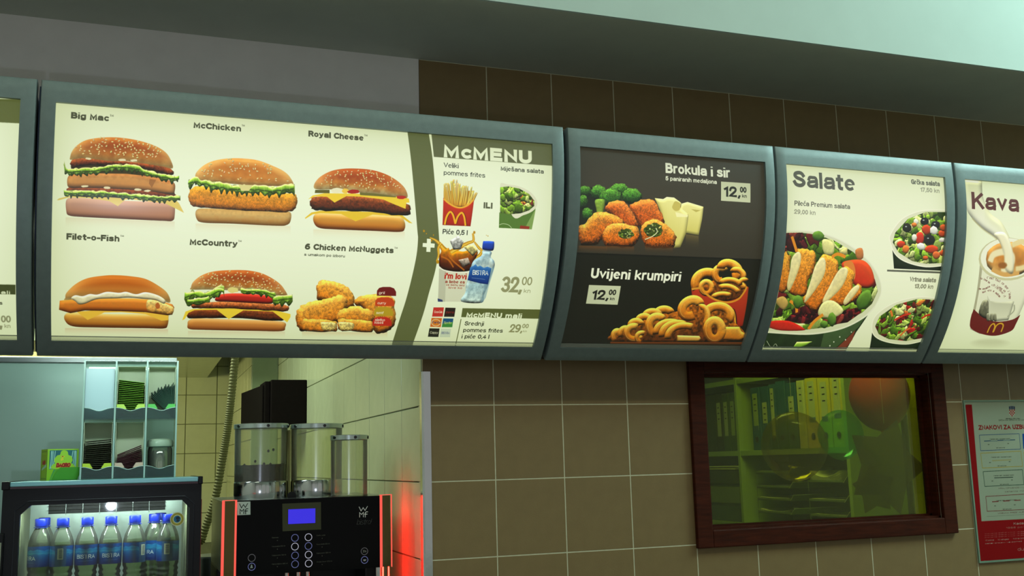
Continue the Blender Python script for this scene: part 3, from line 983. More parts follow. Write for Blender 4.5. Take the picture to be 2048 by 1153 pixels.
    for x0, y0, c, t, o_ in ((1612, 468, (110, 22, 22), 'gril', 1628), (1598, 552, (200, 66, 22), 'curry', 1617), (1588, 632, (186, 156, 30), 'senf', 1606), (1576, 714, (196, 40, 24), 'slatko', 1596)):
        P = crop(*k, [(x0, y0 + 72), (x0 + 2, y0 + 30), (x0 + 20, y0 + 8), (x0 + 50, y0), (x0 + 110, y0), (x0 + 142, y0 + 12), (x0 + 158, y0 + 40), (x0 + 158, y0 + 74)])
        cv.fill(P, c)
        yt = y0 + (58 if t != 'slatko' else 34)
        TX(cv, k, t, o_, yt, o_ + {'gril': 48, 'curry': 70, 'senf': 60, 'slatko': 82}[t], yt + 1, 22, (245, 235, 215), .02)
        if t == 'slatko':
            TX(cv, k, 'kiseli', 1592, 770, 1664, 771, 22, (245, 235, 215), .02)
    # --- names
    for k, t, xa, ya, xb, yb, cap, tm in ((K1, 'Big Mac', 481, 332, 738, 346, 44, (744, 770, 316)), (K2, 'McChicken', 104, 218, 470, 242, 47, (474, 498, 203)), (K2, 'Royal Cheese', 987, 286, 1412, 311, 46, (1416, 1441, 279)),
                                          (K3, 'Filet-o-Fish', 547, 122, 984, 138, 52, (990, 1020, 98)), (K4, 'McCountry', 79, 124, 470, 140, 52, (476, 504, 98)), (K4, '6 Chicken McNuggets', 1022, 164, 1750, 190, 50, (1755, 1782, 154))):
        TX(cv, k, t, xa, ya, xb, yb, cap, INK, .046)
        TX(cv, k, 'TM', tm[0], tm[2], tm[1], tm[2] + 1, 15, INK, .01)
    TX(cv, K4, 's umakom po izboru', 1017, 214, 1350, 224, 22, (40, 44, 30), .02)
    # --- olive band and the menu column
    band = [(814.7, 262), (821.7, 316.7), (828, 382), (834.7, 460), (836, 479), (833, 511), (824, 554), (812, 600), (800, 637), (784, 688),
            (825, 690), (846, 630), (858, 586), (870.4, 542), (878, 498), (878, 473), (872.6, 403.5), (865, 316.7), (857.5, 267)]
    cv.fill(smooth(band[:10], 6, False) + smooth(band[10:], 6, False), (98, 106, 62))
    cv.fill([(862.5, 266), (1108, 286), (1106, 332), (867.7, 314)], (98, 104, 68))
    k = K5
    TX(cv, k, 'McMENU', 403, 393, 1216, 451, 124, WHITE, .05)
    TX(cv, k, 'Veliki', 403, 484, 540, 492, 44, (40, 46, 40), .012)
    TX(cv, k, 'pommes frites', 403, 556, 786, 576, 42, (40, 46, 40), .012)
    TX(cv, k, 'Miješana salata', 930, 515, 1325, 541, 40, (44, 50, 40), .02)
    TX(cv, k, 'ILI', 770, 862, 852, 866, 56, (92, 96, 70), .05)
    TX(cv, k, 'Piće 0,5 l', 392, 1100, 622, 1108, 46, (50, 54, 44), .02)
    rs = np.random.RandomState(2)
    # fries carton
    car = crop(*k, [(400, 765), (430, 790), (480, 835), (540, 856), (600, 850), (650, 815), (684, 775), (650, 1028), (392, 1016)])
    cv.fill(crop(*k, [(402, 700), (684, 700), (640, 860), (520, 870), (402, 800)]), (190, 130, 20))
    for i in range(34):
        t = i / 33
        x0 = 420 + 230 * t + rs.randn() * 6
        tip = 590 + 70 * abs(t - .35) * 2 + rs.rand() * 60
        x1 = x0 + (t - .4) * 90 + rs.randn() * 14
        if x1 < 404:
            x1 = 404 + rs.rand() * 12
        c = (246 - rs.randint(20), 206 + rs.randint(30), 90 + rs.randint(60))
        b = crop(*k, [(x0 - 9, 850), (x1 - 8, tip), (x1 + 8, tip - 4), (x0 + 9, 850)])
        cv.paint(b, [(0, c), (.7, (236, 186, 60)), (1, (214, 140, 30))], 3, 1.2, .35)
    cv.paint(car, [(0, (196, 46, 20)), (1, (172, 28, 14))], 5, .3, .05)
    cv.poly_line(smooth(crop(*k, [(404, 775), (450, 815), (510, 848), (570, 855), (630, 830), (680, 780)]), 6, False), 6.5, (236, 176, 50))
    M_ = lambda a, b, c_, d, e, f, g: smooth(crop(*k, [(a, f), (a + (b - a) * .35, e + 60), (b, e), (c_, e + 60), (d, g)]), 8, False)
    for dx, col, wd in ((6, (90, 20, 10), 7), (0, (240, 180, 30), 7.5)):
        cv.poly_line([(x + dx / 4, y) for x, y in smooth(crop(*k, [(412, 1012), (430, 940), (462, 895), (490, 925), (510, 1005)]), 8, False)], wd, col)
        cv.poly_line([(x + dx / 4, y) for x, y in smooth(crop(*k, [(510, 1005), (532, 940), (568, 903), (592, 940), (604, 1022)]), 8, False)], wd, col)
    # salad bowl
    cv.fill(crop(*k, [(916, 900), (1250, 860), (1214, 1056), (912, 1042)]), (84, 122, 44))
    cv.fill(crop(*k, [(1175, 1000), (1230, 900), (1252, 870), (1216, 1056), (1150, 1050)]), (150, 180, 100), .7)
    cv.fill(crop(*k, [(1110, 1020), (1195, 1030), (1190, 1054), (1104, 1050)]), (150, 50, 30))
    cv.poly_line(smooth(crop(*k, [(916, 1015), (950, 1004), (1000, 1015), (1030, 1044)]), 6, False), 2, (200, 220, 170))
    bowl = crop(*k, [(924, 652), (1000, 643), (1100, 660), (1200, 710), (1258, 780), (1262, 840), (1220, 890), (1140, 925), (1040, 938), (920, 930)])
    cv.fill(smooth(bowl[:-1], 5) + bowl[-1:], (226, 228, 196))
    inn = crop(*k, [(924, 668), (1000, 660), (1100, 680), (1190, 730), (1240, 795), (1238, 840), (1190, 880), (1110, 908), (1020, 916), (924, 905)])
    leaves(cv, inn, [(120, 165, 40), (160, 195, 70), (84, 124, 24), (190, 210, 110), (110, 40, 30), (214, 130, 40)], [5, 5, 4, 3, 1.4, 1], 150, 7, 10)
    # drink and bottle
    k = K6
    cv.fill(crop(*k, [(322, 360), (560, 380), (540, 634), (312, 632)]), (216, 220, 190))
    cv.fill(crop(*k, [(322, 360), (380, 372), (370, 634), (312, 632)]), (170, 172, 146), .5)
    COLA = [(0, (206, 140, 16)), (.35, (150, 76, 8)), (.7, (84, 30, 6)), (1, (44, 12, 6))]
    for pts, w_ in (([(600, 70), (604, 130), (560, 150), (500, 180), (440, 215), (400, 240)], [5, 7, 9, 12, 14, 16]), ([(245, 105), (290, 125), (330, 160), (360, 200), (400, 230)], [3, 6, 10, 14, 16]),
                    ([(612, 140), (650, 190), (672, 212), (655, 250), (600, 290)], [4, 7, 6, 9, 12]), ([(300, 300), (318, 250), (316, 190), (340, 150)], [3, 6, 7, 8])):
        P_ = smooth(crop(*k, pts), 6, False)
        cv.poly_line(P_, np.interp(np.linspace(0, 1, len(P_)), np.linspace(0, 1, len(w_)), w_) * 1.5, (196, 138, 18))
        cv.poly_line(P_, np.interp(np.linspace(0, 1, len(P_)), np.linspace(0, 1, len(w_)), w_) * .6, (236, 196, 70))
    cv.paint(smooth(crop(*k, [(326, 350), (324, 260), (340, 215), (320, 175), (372, 205), (400, 190), (424, 236), (470, 215), (520, 220), (560, 208), (600, 196), (640, 222), (628, 268), (604, 300), (586, 372), (470, 386), (380, 377)]), 4),
             COLA, 6, 1.2, .15, noise=.5, cell=9)
    for pts in ([(400, 250), (440, 300), (500, 350), (530, 375)], [(340, 260), (400, 290), (440, 350)], [(560, 240), (600, 230), (630, 240)]):
        cv.poly_line(smooth(crop(*k, pts), 6, False), 6, (196, 110, 20), .8)
    for P, c in (([(410, 130), (480, 90), (524, 140), (500, 200), (440, 205)], (200, 202, 190)), ([(480, 290), (560, 270), (580, 320), (520, 350)], (176, 160, 140)), ([(520, 180), (600, 160), (640, 210), (600, 260)], (226, 214, 130))):
        cv.paint(crop(*k, P), [(0, c), (1, tuple(v * .7 for v in c))], 4, 1.5, .2, noise=.6, cell=7)
    for x, y, r_ in ((197, 50, 8), (218, 72, 5), (275, 84, 5), (612, 62, 10), (724, 92, 4), (310, 305, 12), (712, 86, 3), (260, 130, 7)):
        cv.fill(crop(*k, blob(x, y, r_, r_ * 1.2, .2, 10, x)), (190, 140, 20))
    cv.poly_line(smooth(crop(*k, [(322, 345), (360, 372), (440, 388), (520, 392), (570, 388)]), 6, False), 4.5, (236, 238, 216))
    RD = (186, 50, 34)
    TX(cv, k, "i'm lovi", 366, 432, 545, 464, 50, RD, .04)
    TX(cv, k, 'a liebe es', 372, 470, 532, 494, 26, (150, 50, 34), .03)
    TX(cv, k, 'ce benu sez', 380, 492, 530, 516, 18, (150, 60, 44), .02)
    TX(cv, k, 'love ko', 400, 518, 510, 536, 18, (160, 54, 40), .02)
    cv.fill(crop(*k, [(310, 606), (350, 618), (352, 634), (312, 633)]), (50, 62, 110))
    bt = smooth(crop(*k, [(680, 215), (676, 250), (612, 290), (586, 340), (556, 455), (540, 520), (536, 560), (505, 632), (672, 642), (690, 580), (712, 530), (728, 490), (750, 420), (778, 345), (776, 300), (748, 265), (752, 222)]), 5)
    cv.paint(bt, [(0, (150, 186, 196)), (.3, (186, 206, 196)), (.6, (160, 196, 200)), (1, (196, 220, 210))], 7, 1.3, .25, noise=.25, cell=11)
    cv.fill(crop(*k, [(686, 560), (700, 450), (780, 330), (770, 380), (732, 500), (706, 600), (680, 640), (660, 640)]), (120, 160, 176), .6)
    lab = crop(*k, [(578, 350), (600, 340), (622, 325), (640, 344), (660, 336), (690, 354), (720, 344), (752, 358), (724, 490), (660, 482), (556, 455)])
    cv.paint(lab, [(0, (60, 120, 180)), (.3, (24, 86, 160)), (1, (14, 46, 120))], 3, .4, .1)
    TX(cv, k, 'BISTRA', 596, 408, 726, 420, 40, (230, 236, 222), .01)
    cv.line(*crop(*k, [(590, 436), (700, 450)]), 1.2, (140, 170, 200))
    cv.paint(smooth(crop(*k, [(684, 140), (700, 134), (760, 136), (776, 146), (770, 205), (740, 214), (690, 206), (678, 195)]), 4), [(0, (40, 84, 190)), (1, (16, 44, 140))], 5, 1.2, .3)
    cv.line(*crop(*k, [(684, 212), (748, 220)]), 5, (150, 180, 190))
    # plus sign
    cv.fill(crop(*k, [(222, 114), (254, 116), (254, 152), (286, 155), (284, 189), (252, 187), (250, 224), (217, 222), (218, 184), (186, 181), (188, 149), (221, 151)]), WHITE)
    GR = (150, 152, 108)
    TX(cv, k, '32,', 830, 552, 1000, 560, 130, GR, .02)
    TX(cv, k, '00', 1000, 496, 1084, 500, 70, GR, .01)
    TX(cv, k, 'kn', 1018, 560, 1072, 562, 34, GR, .01)
    for P, c, t, tc in (([(276, 680), (362, 680), (352, 756), (264, 756)], (200, 50, 40), 'Coca-Cola', (240, 225, 200)), ([(374, 682), (458, 684), (447, 758), (362, 757)], (38, 26, 18), 'zero', (180, 40, 30)),
                        ([(260, 766), (346, 768), (336, 843), (248, 840)], (214, 110, 30), 'Fanta', (40, 56, 120)), ([(356, 770), (440, 772), (430, 843), (344, 843)], (24, 84, 130), 'Sprite', (214, 226, 120)),
                        ([(242, 852), (326, 854), (316, 924), (230, 922)], (36, 36, 24), 'Cappy', (225, 225, 195)), ([(336, 856), (420, 858), (412, 926), (326, 925)], (208, 222, 200), 'BISTRA', (110, 120, 150))):
        cv.fill(crop(*k, P), c)
        if t == 'Fanta':
            cv.fill(crop(*k, blob(296, 806, 38, 30, 0, 20)), (232, 214, 170))
            cv.fill(crop(*k, blob(296, 806, 32, 25, 0, 20)), (226, 130, 30))
        if t == 'Sprite':
            cv.fill(crop(*k, [(350, 815), (436, 800), (430, 843), (344, 843)]), (60, 140, 60))
        cx_, cy_ = sum(p[0] for p in P) / 4, sum(p[1] for p in P) / 4
        TX(cv, k, t, cx_ - 34, cy_ + 10, cx_ + 34, cy_ + 8, 20, tc, .01)
    OL = (92, 100, 48)
    cv.fill(crop(*k, [(515, 686), (1170, 698), (1150, 774), (504, 760)]), OL)
    TX(cv, k, 'McMENU mali', 544, 764, 1000, 772, 44, WHITE, .045)
    cv.line(*crop(*k, [(503, 776), (460, 980)]), 3.4, OL)
    TX(cv, k, 'Srednji', 530, 828, 688, 832, 34, (46, 50, 30), .02)
    TX(cv, k, 'pommes frites', 518, 884, 845, 888, 34, (46, 50, 30), .02)
    TX(cv, k, 'i piće 0,4 l', 505, 936, 732, 938, 34, (46, 50, 30), .02)
    TX(cv, k, '29,', 898, 884, 1004, 888, 68, GR, .02)
    TX(cv, k, '00', 1004, 850, 1056, 853, 36, GR, .02)
    TX(cv, k, 'kn', 1012, 884, 1042, 886, 18, GR, .01)
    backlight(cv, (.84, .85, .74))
    return cv


def leaves(cv, region, pal, weights, n, seed, size, dark=(40, 60, 14)):
    """a tossed salad: many small crumpled pieces inside a region"""
    clip = cv.full(region)
    q = cv.P(region)
    x0, y0 = q.min(0)
    x1, y1 = q.max(0)
    cv.fill(region, dark)
    rs = np.random.RandomState(seed)
    w = np.array(weights, float)
    w /= w.sum()
    S = size * cv.D / 850.
    for i in range(n):
        x, y = x0 + rs.rand() * (x1 - x0), y0 + rs.rand() * (y1 - y0)
        if not (0 <= int(y) < cv.h and 0 <= int(x) < cv.w) or clip[int(y), int(x)] < .5:
            continue
        c = pal[rs.choice(len(pal), p=w)]
        j = .8 + .4 * rs.rand()
        c = tuple(min(255, v * j) for v in c)
        cv.paint(blob(x, y, S * (.5 + rs.rand()), S * (.35 + .6 * rs.rand()), .42, 11, seed * 99 + i, rs.rand() * 3),
                 [(0, tuple(min(255, v * 1.15) for v in c)), (1, tuple(v * .6 for v in c))], 3, 1.3, .45, noise=.35, cell=5, seed=i, raw=True, clip=clip)


def menu_sides():
    """dark film: broccoli bites above, curly fries below"""
    cv = Canvas(.344, .904, -.534, .010, 1600, (58, 52, 38), on_board)
    r = np.linspace(0, 1, cv.h)[:, None, None]
    cv.a *= np.clip(1.08 - .25 * r, 0, 2)
    k = K7
    # broccoli
    G = [(0, (92, 150, 46)), (.5, (50, 104, 26)), (1, (18, 50, 12))]
    kw = dict(noise=.6, cell=5, grain=.9)
    cv.fill(crop(*k, [(166, 545), (300, 560), (320, 700), (260, 860), (160, 865)]), (22, 28, 14))
    for cx, cy, rx, ry, sd in ((205, 590, 58, 50, 2), (190, 680, 40, 60, 9), (225, 780, 45, 60, 5), (490, 580, 88, 55, 1), (590, 630, 84, 68, 3), (320, 600, 70, 62, 4), (420, 640, 90, 72, 6)):
        cv.paint(crop(*k, blob(cx, cy, rx, ry, .10, 30, sd)), G, 14, 1.0, .35, seed=sd, **kw)
    shape(cv, k, [(290, 660), (370, 660), (360, 740), (345, 800), (310, 800), (300, 740)], [(0, (120, 160, 50)), (1, (150, 176, 50))], 6, 1.2, .4, noise=.2, cell=8)
    # cheese
    CH = [(0, (246, 240, 150)), (1, (214, 204, 100))]
    shape(cv, k, [(1000, 690), (1050, 676), (1182, 716), (1170, 820), (1142, 950), (1030, 930), (980, 800)], CH, 6, .8, .15, sm=0)
    shape(cv, k, [(780, 644), (850, 652), (880, 634), (940, 640), (1000, 685), (990, 720), (1060, 780), (1040, 930), (990, 1050), (940, 1058), (880, 1000), (830, 760)], CH, 8, .9, .2, sm=0)
    cv.fill(smooth(crop(*k, [(930, 700), (950, 670), (990, 690), (985, 740), (950, 750), (925, 725)]), 5), (206, 190, 90))
    cv.fill(crop(*k, [(950, 760), (1055, 785), (1050, 800), (960, 800)]), (252, 248, 176))
    cv.fill(crop(*k, [(1080, 735), (1160, 745), (1120, 760)]), (196, 182, 84))
    mirror(cv, k, 1035, 1142, 940, 15, 110, (150, 130, 60), .5)
    N = [(0, (226, 130, 50)), (.5, (196, 88, 16)), (1, (170, 72, 6))]
    NL = [(0, (230, 160, 60)), (.5, (210, 110, 20)), (1, (190, 84, 8))]
    kw = dict(noise=.5, cell=6, grain=.5, rough=1.)
    shape(cv, k, [(575, 720), (620, 680), (680, 655), (760, 660), (800, 700), (840, 770), (860, 850), (800, 900), (680, 900), (620, 800)], N, 13, 1.7, .55, seed=11, **kw)
    shape(cv, k, [(372, 740), (390, 690), (440, 662), (520, 672), (580, 730), (640, 850), (640, 900), (540, 900), (440, 800)], N, 13, 1.7, .55, seed=12, **kw)
    shape(cv, k, [(155, 880), (210, 850), (270, 775), (350, 755), (440, 780), (520, 830), (520, 880), (380, 960), (300, 1030), (180, 1032), (156, 960)], NL, 15, 1.5, .5, seed=13, **kw)
    shape(cv, k, [(352, 930), (400, 870), (470, 850), (560, 860), (650, 900), (650, 970), (600, 1040), (470, 1046), (370, 1030)], NL, 12, 1.5, .5, seed=14, **kw)
    shape(cv, k, [(665, 920), (700, 850), (780, 815), (860, 850), (930, 910), (955, 980), (930, 1050), (800, 1056), (700, 1040)], NL, 12, 1.5, .5, seed=15, **kw)
    for cx, cy, rx, ry, sd in ((545, 940, 66, 44, 1), (770, 910, 80, 58, 2)):
        reg = crop(*k, blob(cx, cy, rx, ry, .15, 20, sd))
        leaves(cv, reg, [(110, 140, 30), (60, 90, 16), (180, 196, 110), (210, 190, 90)], [4, 4, 2, 1], 60, sd, 3.4, (60, 76, 14))
    cv.poly_line(smooth(crop(*k, [(700, 985), (760, 960), (800, 925), (790, 890)]), 5, False), 4, (226, 226, 170))
    for x in (156, 380, 700):
        mirror(cv, k, x, x + 230, 1035, 8, 60, (150, 80, 20), .45)
    W_ = (244, 248, 214)
    TX(cv, k, 'Brokula i sir', 870, 440, 1402, 476, 84, W_, .036)
    TX(cv, k, '5 paniranih medaljona', 870, 500, 1292, 528, 36, W_, .03)
    BX = (206, 212, 168)
    rsb = np.random.RandomState(8)

    cv.fill(crop(*k, [(1326, 508), (1568, 524), (1568, 682), (1326, 666)]), BX)
    DK = (34, 34, 26)
    TX(cv, k, '12,', 1350, 632, 1486, 640, 88, DK, .03)
    TX(cv, k, '00', 1482, 598, 1536, 602, 48, DK, .03)
    TX(cv, k, 'kn', 1500, 640, 1538, 643, 28, DK, .03)
    # divider and lower half
    k = K8
    low = cv.full(crop(*k, [(250, 70), (1960, 135), (1760, 900), (100, 900)]))[..., None]
    cv.a = cv.a * (1 - low) + low * np.array((26, 25, 15)) / 255.
    cv.fill(crop(*k, [(300, 64), (1920, 124), (1920, 134), (300, 80)]), (18, 17, 10))
    C1 = [(0, (250, 186, 66)), (.5, (232, 142, 28)), (1, (184, 96, 10))]
    C2 = [(0, (252, 206, 100)), (1, (224, 150, 40))]
    # carton
    cv.paint(crop(*k, [(1292, 370), (1385, 362), (1780, 360), (1768, 480), (1730, 690), (1700, 700), (1600, 690), (1400, 620), (1300, 500)]), [(0, (196, 60, 22)), (1, (166, 34, 14))], 6, .4, .1)

    def curl(cx, cy, rx, ry, wd, a0, a1, sd, rot=0):
        aa = np.linspace(math.radians(a0), math.radians(a1), 22)
        P = [(cx + rx * math.cos(t) * math.cos(rot) - ry * math.sin(t) * math.sin(rot), cy + rx * math.cos(t) * math.sin(rot) + ry * math.sin(t) * math.cos(rot)) for t in aa]
        p = np.array(P)
        n = np.gradient(p, axis=0)
        n = np.stack([-n[:, 1], n[:, 0]], 1) / np.hypot(n[:, 0], n[:, 1])[:, None] * wd * .66
        poly = list(map(tuple, p + n)) + list(map(tuple, (p - n)[::-1]))
        cv.paint(crop(*k, poly), C1, 8, 1.5, .30, noise=.16, cell=8, seed=sd, grain=.12)
        cv.poly_line(crop(*k, list(map(tuple, p[4:-4] - n[4:-4] * .35))), 2.5, (255, 216, 116), .5)
    cv.paint(smooth(crop(*k, [(1360, 380), (1500, 300), (1740, 320), (1740, 420), (1600, 480), (1450, 450)]), 5), [(0, (170, 92, 14)), (1, (84, 38, 4))], 6, 1, .2, noise=1.0, cell=12)
    curl(1430, 330, 105, 95, 60, 150, 300, 1)
    curl(1540, 250, 46, 56, 44, 60, 330, 2)
    curl(1620, 215, 80, 56, 54, 160, 420, 3, .4)
    curl(1690, 250, 50, 34, 38, 170, 400, 4, .5)
    curl(1420, 365, 46, 52, 34, 0, 360, 5)
    curl(1640, 370, 105, 66, 38, 190, 340, 6, .3)
    curl(1610, 410, 90, 52, 36, 200, 330, 7, .3)
    curl(1560, 460, 84, 40, 34, 190, 320, 8)
    curl(1740, 330, 34, 34, 30, 150, 320, 9)
    cv.poly_line(smooth(crop(*k, [(1376, 362), (1420, 420), (1500, 470), (1600, 492), (1690, 465), (1745, 400), (1765, 355)]), 6, False), 9, (226, 150, 30))
    cv.fill(crop(*k, [(1292, 370), (1376, 358), (1384, 372), (1296, 388)]), (220, 150, 40))
    for dx, c, w_ in ((10, (60, 16, 8), 8), (0, (232, 168, 30), 8)):
        cv.poly_line(smooth(crop(*k, [(1610 + dx, 580), (1625 + dx, 552), (1645 + dx, 556), (1660 + dx, 600), (1668 + dx, 690)]), 6, False), w_, c)
    # heap
    cv.paint(smooth(crop(*k, [(620, 820), (640, 750), (800, 680), (1000, 600), (1200, 560), (1330, 480), (1400, 560), (1560, 530), (1640, 640), (1740, 740), (1730, 820), (1300, 828)]), 5), [(0, (170, 92, 14)), (1, (84, 38, 4))], 6, 1, .2, noise=1.0, cell=12)
    curl(1520, 600, 105, 76, 56, 190, 400, 11)
    curl(1290, 540, 84, 64, 60, 100, 380, 12, -.6)
    curl(1380, 610, 50, 80, 40, 250, 430, 13)
    curl(1060, 590, 60, 40, 50, 180, 350, 14)
    curl(960, 610, 60, 40, 46, 180, 350, 15)
    curl(890, 650, 50, 40, 44, 170, 350, 16)
    curl(820, 690, 46, 38, 44, 170, 350, 17)
    curl(660, 780, 34, 46, 36, 120, 340, 18)
    curl(730, 760, 46, 50, 36, 150, 330, 19)
    curl(800, 750, 60, 56, 42, 20, 300, 20)
    curl(870, 790, 44, 40, 30, 100, 300, 21)
    curl(1000, 690, 70, 80, 50, 110, 320, 22)
    curl(1120, 760, 130, 100, 46, 170, 290, 23, .1)
    curl(1180, 780, 140, 110, 46, 170, 290, 24, .1)
    curl(1240, 800, 150, 110, 44, 170, 290, 25, .1)
    cv.paint(crop(*k, [(1170, 772), (1360, 778), (1374, 800), (1356, 826), (1170, 826)]), C2, 5, 1.6, .4, noise=.1, cell=8)
    cv.paint(crop(*k, [(1560, 700), (1700, 700), (1720, 740), (1748, 756), (1740, 806), (1700, 822), (1560, 815)]), C1, 7, 1.8, .4, noise=.2, cell=9)
    curl(1490, 725, 62, 80, 56, 0, 360, 26)
    mirror(cv, k, 600, 1730, 828, 4, 34, (190, 80, 8), .7)
    TX(cv, k, 'Uvijeni krumpiri', 430, 288, 1198, 312, 88, W_, .036)
    cv.fill(crop(*k, [(418, 342), (690, 352), (662, 512), (392, 502)]), BX)
    TX(cv, k, '12,', 440, 466, 580, 474, 86, DK, .03)
    TX(cv, k, '00', 584, 428, 646, 431, 48, DK, .03)
    TX(cv, k, 'kn', 596, 472, 634, 474, 26, DK, .03)
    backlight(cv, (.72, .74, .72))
    return cv


def menu_salads():
    cv = Canvas(.970, 1.526, -.534, .010, 1600, (238, 243, 208), on_board)
    k = K9
    GR1 = [(130, 172, 44), (92, 136, 26), (176, 204, 90), (66, 104, 20), (206, 218, 130)]

    def bowl(rim, inner, wall, wcol):
        cv.paint(crop(*k, wall), wcol, 10, .3, .2)
        cv.fill(smooth(crop(*k, rim), 5, False), (224, 226, 190))
        cv.poly_line(smooth(crop(*k, rim), 6, False), 5, (246, 246, 218))
        return crop(*k, inner)
    # greek salad, upper right
    inn = bowl([(1010, 335), (880, 338), (780, 380), (720, 460), (720, 500), (745, 560), (800, 600), (900, 625), (1000, 618)],
               [(1008, 345), (900, 345), (810, 380), (745, 450), (732, 500), (760, 550), (830, 595), (900, 610), (998, 605)],
               [(730, 540), (1000, 600), (992, 646), (738, 634)], [(0, (30, 44, 20)), (1, (22, 34, 16))])
    leaves(cv, inn, GR1, [4, 3, 3, 2, 2], 170, 21, 14)
    FETA = 600
    for cx, cy, rx, ry, c in ((895, 392, 22, 20, (22, 20, 26)), (952, 410, 22, 20, (22, 20, 26)), (805, 425, 24, 24, (30, 26, 22)), (918, 485, 30, 26, (24, 20, 20)), (905, 435, 24, 26, (200, 60, 20)),
                              (870, 480, 22, 34, (206, 46, 24)), (930, 535, 34, 22, (210, 60, 20)), (985, 455, 20, 18, (200, 70, 24)), (992, 425, 18, 18, (196, 80, 30)), (775, 510, 22, 18, (196, 50, 20)),
                              (955, 565, 20, 20, (214, 100, 40)), (988, 555, 16, 16, (206, 80, 30)), (850, 395, 14, 22, (226, 226, 200)), (945, 440, 20, 22, (232, 232, 212)), (878, 520, 24, 20, (230, 234, 214)),
                              (985, 488, 20, 12, (236, 226, 210)), (842, 475, 14, 18, (228, 230, 200)), (842, 410, 14, 12, (224, 120, 40)), (798, 535, 18, 22, (226, 120, 40)), (900, 580, 14, 12, (210, 90, 30))):
        white = sum(c) > FETA
        cv.paint(crop(*k, blob(cx, cy, rx, ry, .22 if white else .06, 7 if white else 18, cx)), [(0, tuple(min(255, v * 1.1 + 8) for v in c)), (1, tuple(v * (.88 if white else .75) for v in c))], 5, .4 if white else .8, .2, noise=.1, cell=8)
        if sum(c) < 100:
            cv.fill(crop(*k, blob(cx - 5, cy - 6, 5, 3, .1, 8)), (190, 196, 190))
    cv.fill(crop(*k, [(703, 640), (988, 650), (988, 660), (703, 649)]), (92, 94, 78))
    # garden salad, lower right
    inn = bowl([(955, 785), (860, 780), (740, 810), (650, 870), (625, 930), (640, 980), (700, 1010), (800, 1022), (884, 1006)],
               [(952, 795), (860, 790), (750, 820), (665, 880), (642, 930), (660, 970), (710, 996), (800, 1006), (888, 990)],
               [(628, 950), (700, 1010), (880, 1005), (866, 1050), (613, 1048)], [(0, (26, 44, 18)), (1, (18, 32, 12))])
    leaves(cv, inn, GR1 + [(170, 30, 24), (90, 20, 20), (220, 110, 40)], [4, 3, 3, 2, 2, 2.4, 1.6, 1.4], 190, 22, 14)
    for x0, y0, x1, y1, c in ((740, 900, 825, 865, (206, 50, 24)), (770, 980, 820, 940, (224, 110, 40)), (880, 890, 935, 870, (200, 44, 22)), (720, 850, 730, 880, (230, 120, 40))):
        cv.poly_line(smooth(crop(*k, [(x0, y0), ((x0 + x1) / 2, (y0 + y1) / 2 - 6), (x1, y1)]), 5, False), 10, c)
    # big chicken salad
    rim = [(186, 442), (260, 440), (340, 448), (440, 478), (540, 535), (620, 610), (665, 690), (672, 760), (640, 830), (590, 880), (500, 930), (400, 958), (280, 970), (92, 960)]
    cv.paint(crop(*k, [(90, 955), (300, 970), (480, 935), (605, 872), (545, 960), (495, 1048), (68, 1040)]), [(0, (34, 54, 24)), (1, (28, 44, 18))], 8, .3, .1, noise=.3, cell=30)
    cv.fill(crop(*k, [(440, 1046), (540, 950), (525, 1000), (488, 1047)]), (170, 60, 40), .7)
    cv.fill(crop(*k, [(380, 960), (590, 885), (560, 930), (440, 1040), (360, 1040)]), (90, 120, 70), .5)
    cv.paint(crop(*k, [(220, 1040), (240, 1010), (320, 1008), (290, 1030), (250, 1045)]), LET, 5, 1.2, .2)
    cv.poly_line(smooth(crop(*k, [(86, 1005), (110, 1040), (130, 1020), (140, 1035)]), 5, False), 2, (200, 210, 180))
    cv.fill(smooth(crop(*k, rim), 5, False), (216, 220, 180))
    inn = crop(*k, [(186, 452), (260, 450), (340, 460), (430, 490), (530, 550), (600, 620), (640, 690), (655, 750), (625, 815), (575, 860), (490, 905), (400, 935), (280, 948), (100, 940)])
    leaves(cv, inn, GR1 + [(60, 20, 24), (110, 24, 26)], [4, 3, 3, 2, 2, 2, 1.5], 330, 23, 21, (50, 66, 16))
    cv.poly_line(smooth(crop(*k, rim[8:]), 6, False), 9, (232, 234, 204))
    cv.poly_line(smooth(crop(*k, rim[:9]), 6, False), 5, (232, 234, 204))
    for reg, sd in (([(182, 452), (270, 450), (300, 520), (260, 560), (180, 540)], 31), ([(180, 900), (240, 840), (340, 800), (370, 870), (300, 920)], 32), ([(440, 920), (480, 850), (570, 830), (570, 860), (500, 910)], 33)):
        leaves(cv, crop(*k, reg), [(70, 14, 22), (110, 24, 26), (44, 10, 16), (140, 50, 40)], [4, 3, 3, 1], 80, sd, 13, (40, 10, 12))
    cv.paint(smooth(crop(*k, [(470, 610), (520, 590), (580, 592), (620, 630), (638, 690), (628, 725), (590, 735), (540, 720), (500, 680)]), 5), [(0, (226, 80, 30)), (.5, (210, 56, 22)), (1, (190, 40, 20))], 10, 1, .3, noise=.12, cell=20)
    cv.fill(smooth(crop(*k, [(480, 610), (520, 596), (540, 640), (535, 690), (505, 665)]), 5), (222, 130, 50))
    CR = [(0, (232, 160, 50)), (.5, (218, 134, 34)), (1, (196, 100, 16))]
    kw = dict(noise=.42, cell=7, grain=.4, rough=1.2)
    MEAT = [(0, (236, 226, 164)), (1, (222, 206, 134))]
